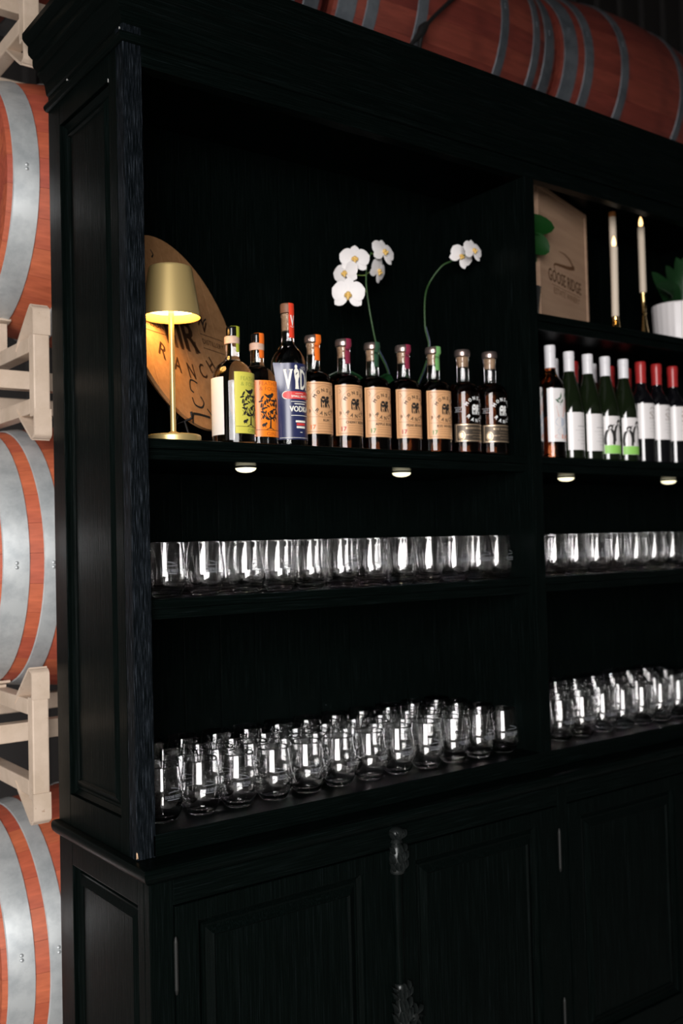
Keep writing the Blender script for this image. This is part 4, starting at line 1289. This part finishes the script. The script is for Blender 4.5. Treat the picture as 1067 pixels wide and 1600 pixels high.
def orchid():
    base = Vector((0.885, 0.275, Z1T))
    t = thing('orchid', 'white moth orchid with two flower stems rising behind the bottles', 'plant', base)
    potm = mat('dark_ceramic', (0.02, 0.022, 0.022), 0.3)
    MB().lathe([(0, 0), (0.042, 0), (0.052, 0.10), (0.055, 0.11), (0.050, 0.11), (0.047, 0.095), (0, 0.095)], 32).build('pot', potm, t, 40)
    # leaves
    for a, L, lift in ((2.9, 0.20, 0.10), (0.4, 0.17, 0.06), (3.7, 0.12, 0.09), (5.6, 0.13, 0.07)):
        mb = MB()
        n = 10
        for tt in (0.0, -0.002):
            for i in range(n+1):
                q = i/n
                w = 0.032*math.sin(PI*min(1, 0.12+0.88*q))**0.7+0.002
                x, z = L*q, 0.095+lift*math.sin(q*PI*0.72)*1.3
                for p, dz in ((-1, 0.010), (0, 0.0), (1, 0.010)):
                    y = w*p
                    X, Y = x*math.cos(a)-y*math.sin(a), x*math.sin(a)+y*math.cos(a)
                    Y = min(Y, 0.105)
                    mb.v.append((X, Y, z+dz+tt))
        S = 3*(n+1)
        for i in range(n):
            for j in range(2):
                q = 3*i+j
                mb.f += [(q, q+1, q+4, q+3), (S+q, S+q+3, S+q+4, S+q+1)]
            for j in (0, 2):
                q = 3*i+j
                mb.f.append((q, q+3, S+q+3, S+q))
        mb.build('leaf', LEAF, t, 60)
    W_ = lambda px, py, Y: on_ray(px, py, Y) - base
    st1 = [Vector((-0.005, 0, 0.09)), W_(608, 590, 0.262), W_(590, 545, 0.255), W_(580, 500, 0.25), W_(573, 455, 0.25), W_(572, 430, 0.25), W_(574, 408, 0.25), W_(580, 395, 0.25)]
    st2 = [Vector((0.03, 0, 0.09)), W_(668, 560, 0.265), W_(664, 510, 0.26), W_(664, 465, 0.26), W_(672, 440, 0.26), W_(690, 416, 0.232), W_(705, 408, 0.205), W_(716, 402, 0.180)]
    for k, s in enumerate((st1, st2)):
        MB().tube(smoothpts([tuple(p) for p in s], 5), 0.0023, 8).build('flower_stem', STEM, t, 60)
        stake = [tuple(s[0]+Vector((0.004, 0, 0))), tuple(s[1]+Vector((0.0045, 0.001, 0))), tuple(s[2]+Vector((0.0045, 0.001, 0)))]
        MB().tube(smoothpts(stake, 5), 0.0016, 6).build('stake', mat('dark_blue_grey_stake', (0.05, 0.06, 0.12), 0.4), t, 60)
    def flower(px, py, Y, facing, roll, scale, joint):
        o = link('flower', LIPM, t)
        p = W_(px, py, Y)
        f = Vector(facing).normalized()
        upv = Vector((0, 0, 1))
        r_ = upv.cross(f).normalized(); u_ = f.cross(r_)
        r2 = r_*math.cos(roll)+u_*math.sin(roll); u2 = -r_*math.sin(roll)+u_*math.cos(roll)
        o.matrix_local = Matrix.Translation(p) @ Matrix((r2, u2, f)).transposed().to_4x4() @ Matrix.Scale(scale, 4)
        for me, ang, z in ((P_SEPAL, 0, -0.0016), (P_SEPAL, R(128), -0.0020), (P_SEPAL, R(-128), -0.0024), (P_BROAD, R(72), 0.0), (P_BROAD, R(-72), 0.0006)):
            c = link('petal' if me is P_BROAD else 'sepal', me, o)
            c.rotation_euler = (0, 0, ang); c.location = (0, 0, z)
        a = p - f*0.004
        MB().tube(smoothpts([tuple(a), tuple((a+joint)/2 - f*0.010), tuple(joint)], 4), 0.0014, 6).build('flower_stalk', mat('pale_green_stalk', (0.20, 0.30, 0.07), 0.5), t, 60)
    tocam = -fw
    def face(yaw, pitch):
        d = Vector((-fw.x, -fw.y, 0)).normalized()
        a = math.atan2(d.y, d.x) + R(yaw)
        return (math.cos(a)*math.cos(R(pitch)), math.sin(a)*math.cos(R(pitch)), math.sin(R(pitch)))
    flower(554, 404, 0.232, face(6, 10), R(-4), 0.94, st1[6])
    flower(539, 426, 0.245, face(-30, 4), R(8), 0.86, st1[5])
    flower(544, 459, 0.228, face(-4, -6), R(-4), 1.02, st1[4])
    flower(600, 393, 0.238, face(42, 14), R(-12), 0.92, st1[7])
    flower(592, 423, 0.262, face(58, -14), R(-18), 0.84, st1[5])
    flower(721, 400, 0.165, face(24, 0), R(-30), 0.82, st2[6])
    flower(740, 391, 0.120, face(40, 12), R(-8), 0.80, st2[7])
orchid()

# ================================================================== TOP RIGHT SHELF: crate, candles, plants
def crate():
    dirv = Vector((0.949, 0.316, 0)).normalized()
    nrm = Vector((dirv.y, -dirv.x, 0))
    right = Vector((1.667, 0.222, Z3T))
    Wd, Hh, Dp = 0.375, 0.405, 0.105
    left = right-dirv*Wd
    t = thing('wine_crate', 'pale wooden wine crate with dark swoosh and lettering on the top right shelf', 'crate', (left.x, left.y, Z3T), math.atan2(dirv.y, dirv.x))
    # local: x along the face, y = depth behind the face, z up
    MB().cbox(0, 0.012, 0, Dp, 0, Hh, 0.001).build('side_board', BOXWOOD, t)
    MB().cbox(Wd-0.012, Wd, 0, Dp, 0, Hh, 0.001).build('side_board', BOXWOOD, t)
    MB().cbox(0.0125, Wd-0.0125, 0, Dp, 0, 0.012, 0.001).build('bottom_board', BOXWOOD, t)
    MB().cbox(0.0125, Wd-0.0125, 0, Dp, Hh-0.012, Hh, 0.001).build('top_board', BOXWOOD, t)
    MB().cbox(0.0125, Wd-0.0125, Dp-0.008, Dp, 0.0125, Hh-0.0125, 0.001).build('back_board', BOXWOOD, t)
    f = MB().cbox(0.0125, Wd-0.0125, 0.003, 0.010, 0.0125, Hh-0.0125, 0.001).build('sliding_lid', BOXWOOD, t)
    fl = lambda x, y: (x, 0.0026, y)
    cx, cz = Wd/2+0.004, 0.158
    d = Draw()
    d.text('GOOSE RIDGE', cx, cz, 0.036, 0.250, 0.0008)
    d.rect(cx-0.10, cx+0.115, cz-0.0275, cz-0.0260)
    d.text('ESTATE WINERY', cx+0.012, cz-0.042, 0.018, 0.200)
    d.on('lettering', INK_BROWN, fl, f)
    d = Draw()
    a = smoothpts([(0.150, 0.240), (0.195, 0.240), (0.235, 0.230), (0.262, 0.212)], 5)
    d.stroke(a, [0.001+0.009*i/(len(a)-1) for i in range(len(a))])
    b = smoothpts([(0.268, 0.214), (0.225, 0.205), (0.165, 0.200), (0.118, 0.195), (0.110, 0.186), (0.122, 0.172)], 5)
    d.stroke(b, [0.013-0.011*i/(len(b)-1) for i in range(len(b))])
    d.on('swoosh_print', INK_BROWN, fl, f)
crate()

WAX = mat('ivory_wax', (0.66, 0.56, 0.44), 0.45)
FLAME = mat('candle_flame', (1, 0.8, 0.5), 0.5, emit=(1.0, 0.60, 0.25), estr=2.8)
FLAME.node_tree.nodes['Principled BSDF'].inputs['Roughness'].default_value = 0.5
def candle(x, y, z0, h, label, hold_h, hlabel, tilt=0.0, lit=True):
    t = thing('candle', label, 'candle', (x, y, z0), 0, 'ivory taper candles')
    t.rotation_euler = (0, tilt, 0)
    MB().lathe([(0, 0), (0.0105, 0), (0.0110, 0.002), (0.0110, h-0.004), (0.0100, h-0.001), (0.0085, h-0.0005), (0.006, h-0.004), (0, h-0.005)], 28).build('taper', WAX, t, 40)
    if not lit: MB().lathe([(0.0112, h-0.016), (0.0113, h-0.004), (0.0100, h), (0.004, h+0.001), (0, h+0.004)], 28).build('glow_tip', mat('glow_tinted_wax', (0.42, 0.17, 0.05), 0.4), t, 50)  # warm candle glow painted as an orange tip colour
    if lit: MB().lathe([(0, h-0.004), (0.0030, h-0.002), (0.0062, h+0.006), (0.0068, h+0.012), (0.0050, h+0.022), (0.0020, h+0.030), (0, h+0.033)], 16).build('flame', FLAME, t, 60)
    s = thing('candlestick', hlabel, 'candle holder', (x, y, Z3T), 0, 'gold candlesticks')
    k = hold_h
    foot = 0.021 if k > 0.1 else 0.028
    base = MB().lathe([(0, 0), (foot, 0), (foot+0.001, 0.003), (foot-0.004, 0.010), (0.014, min(0.035, k*0.3)), (0.0075, k*0.50), (0.0062, k*0.56), (0, k*0.56)], 24)
    base.build('foot', GOLD, s, 30)
    MB().lathe([(0, k*0.56), (0.0060, k*0.56), (0.0090, k*0.60), (0.0060, k*0.64), (0.0078, k*0.68), (0.0060, k*0.72), (0, k*0.72)], 20).build('stem', GOLD, s, 40)
    MB().lathe([(0, k*0.72), (0.0085, k*0.72), (0.0080, k*0.80), (0.0095, k*0.98), (0.0105, k), (0, k)], 20).build('cup', GOLD, s, 40)
candle(1.838, 0.145, Z3T+0.165, 0.212, 'ivory taper candle with glowing flame, on the right, standing clear', 0.1648, 'gold candlestick under the right hand candle')
candle(1.613, 0.082, Z3T+0.050, 0.212, 'shorter ivory candle in front, flame overlapping the taller one', 0.0498, 'low gold candlestick under the shorter front candle', 0.02)
candle(1.713, 0.158, Z3T+0.200, 0.205, 'tall unlit ivory candle with tip coloured as warm glow behind the shorter one', 0.1998, 'tall gold candlestick behind the shorter front candle', 0.0, False)

def leaf_obj(parent, pts, width, m, name='leaf', cup=0.2):
    """leaf along a polyline, wide in the horizontal-ish direction across it"""
    P = [Vector(p) for p in smoothpts(pts, 4)]
    n = len(P)
    mb = MB()
    side = None
    for tt in (0.0, -0.0008):
        for i, p in enumerate(P):
            d = (P[min(i+1,n-1)]-P[max(i-1,0)]).normalized()
            ref = Vector((0.6, 0.8, 0)).normalized()           # blade faces into the room
            sd = d.cross(ref).normalized()
            nr = sd.cross(d)
            q = i/(n-1)
            w = width/2*max(0.03, math.sin(PI*min(1, 0.06+0.94*q))**0.75)
            for k in (-1, -0.5, 0, 0.5, 1): mb.v.append(tuple(p+sd*(w*k)+nr*(tt-cup*w*k*k)))
    S = 5*n
    for i in range(n-1):
        for j in range(4):
            a = 5*i+j
            mb.f += [(a, a+1, a+6, a+5), (S+a, S+a+5, S+a+6, S+a+1)]
        for j in (0, 4):
            a = 5*i+j
            mb.f.append((a, a+5, S+a+5, S+a))
    for i in (0, n-1):
        for j in range(4):
            a = 5*i+j
            mb.f.append((a, S+a, S+a+1, a+1))
    return mb.build(name, m, parent, 60)
BRIGHT_LEAF = mat('green_leaf', (0.004, 0.036, 0.005), 0.38)
def divider_plant():
    b = Vector((1.245, 0.105, Z3T))
    t = thing('potted_plant', 'plant tucked behind the divider, two rounded green leaves poking out', 'plant', b)
    MB().lathe([(0, 0), (0.036, 0), (0.046, 0.085), (0.048, 0.09), (0.044, 0.09), (0.041, 0.078), (0, 0.078)], 28).build('pot', mat('dark_ceramic', (0.02,0.022,0.022), 0.3), t, 40)
    g = lambda px, py, Y: on_ray(px, py, Y)-b
    top = Vector((0, 0, 0.08))
    MB().tube(smoothpts([tuple(top), tuple(g(815, 400, 0.085)), tuple(g(822, 362, 0.075))], 5), 0.003, 8).build('stem', STEM, t, 60)
    leaf_obj(t, [tuple(g(818, 357, 0.075)), tuple(g(835, 352, 0.070)), tuple(g(866, 356, 0.060))], 0.062, BRIGHT_LEAF)
    leaf_obj(t, [tuple(g(824, 372, 0.075)), tuple(g(840, 382, 0.070)), tuple(g(858, 394, 0.060))], 0.058, BRIGHT_LEAF)
    leaf_obj(t, [tuple(g(818, 380, 0.10)), tuple(g(826, 395, 0.11)), tuple(g(836, 415, 0.12))], 0.040, BRIGHT_LEAF)
divider_plant()

def white_pot_plant():
    c = Vector((2.020, 0.150, Z3T))
    t = thing('potted_plant', 'leafy green plant in a white ribbed pot at the right edge', 'plant', c)
    mb = MB()
    prof = [(0, 0), (0.068, 0), (0.071, 0.004), (0.076, 0.070), (0.079, 0.142), (0.078, 0.146), (0.074, 0.146), (0.073, 0.130), (0, 0.130)]
    n = 96
    mb.lathe(prof, n)
    mb.v = [((x*(1+0.008*math.cos(24*math.atan2(y, x))) if abs(z-0.13) > 0.001 else x), (y*(1+0.008*math.cos(24*math.atan2(y, x))) if abs(z-0.13) > 0.001 else y), z) for x, y, z in mb.v]
    mb.build('pot', mat('white_glazed_pot', (0.74, 0.71, 0.71), 0.35), t, 40)
    g = lambda px, py, Y: tuple(on_ray(px, py, Y)-c)
    c0 = (0, 0, 0.130)
    dark = mat('deep_green_leaf', (0.006, 0.034, 0.008), 0.45)
    for pts, w in (([c0, g(1040, 455, 0.14), g(1018, 425, 0.12)], 0.07), ([c0, g(1050, 440, 0.13), g(1040, 415, 0.10)], 0.06),
                   ([c0, g(1062, 430, 0.12), g(1056, 402, 0.10)], 0.06), ([c0, g(1048, 452, 0.10), g(1026, 446, 0.07)], 0.055),
                   ([c0, g(1070, 420, 0.15), g(1080, 398, 0.14)], 0.07), ([c0, g(1085, 440, 0.15), g(1105, 420, 0.14)], 0.07)):
        leaf_obj(t, [pts[0], tuple(0.5*a+0.5*b+(0.01 if i == 2 else 0) for i, (a, b) in enumerate(zip(pts[0], pts[1]))), pts[1], pts[2]], w, dark)
white_pot_plant()
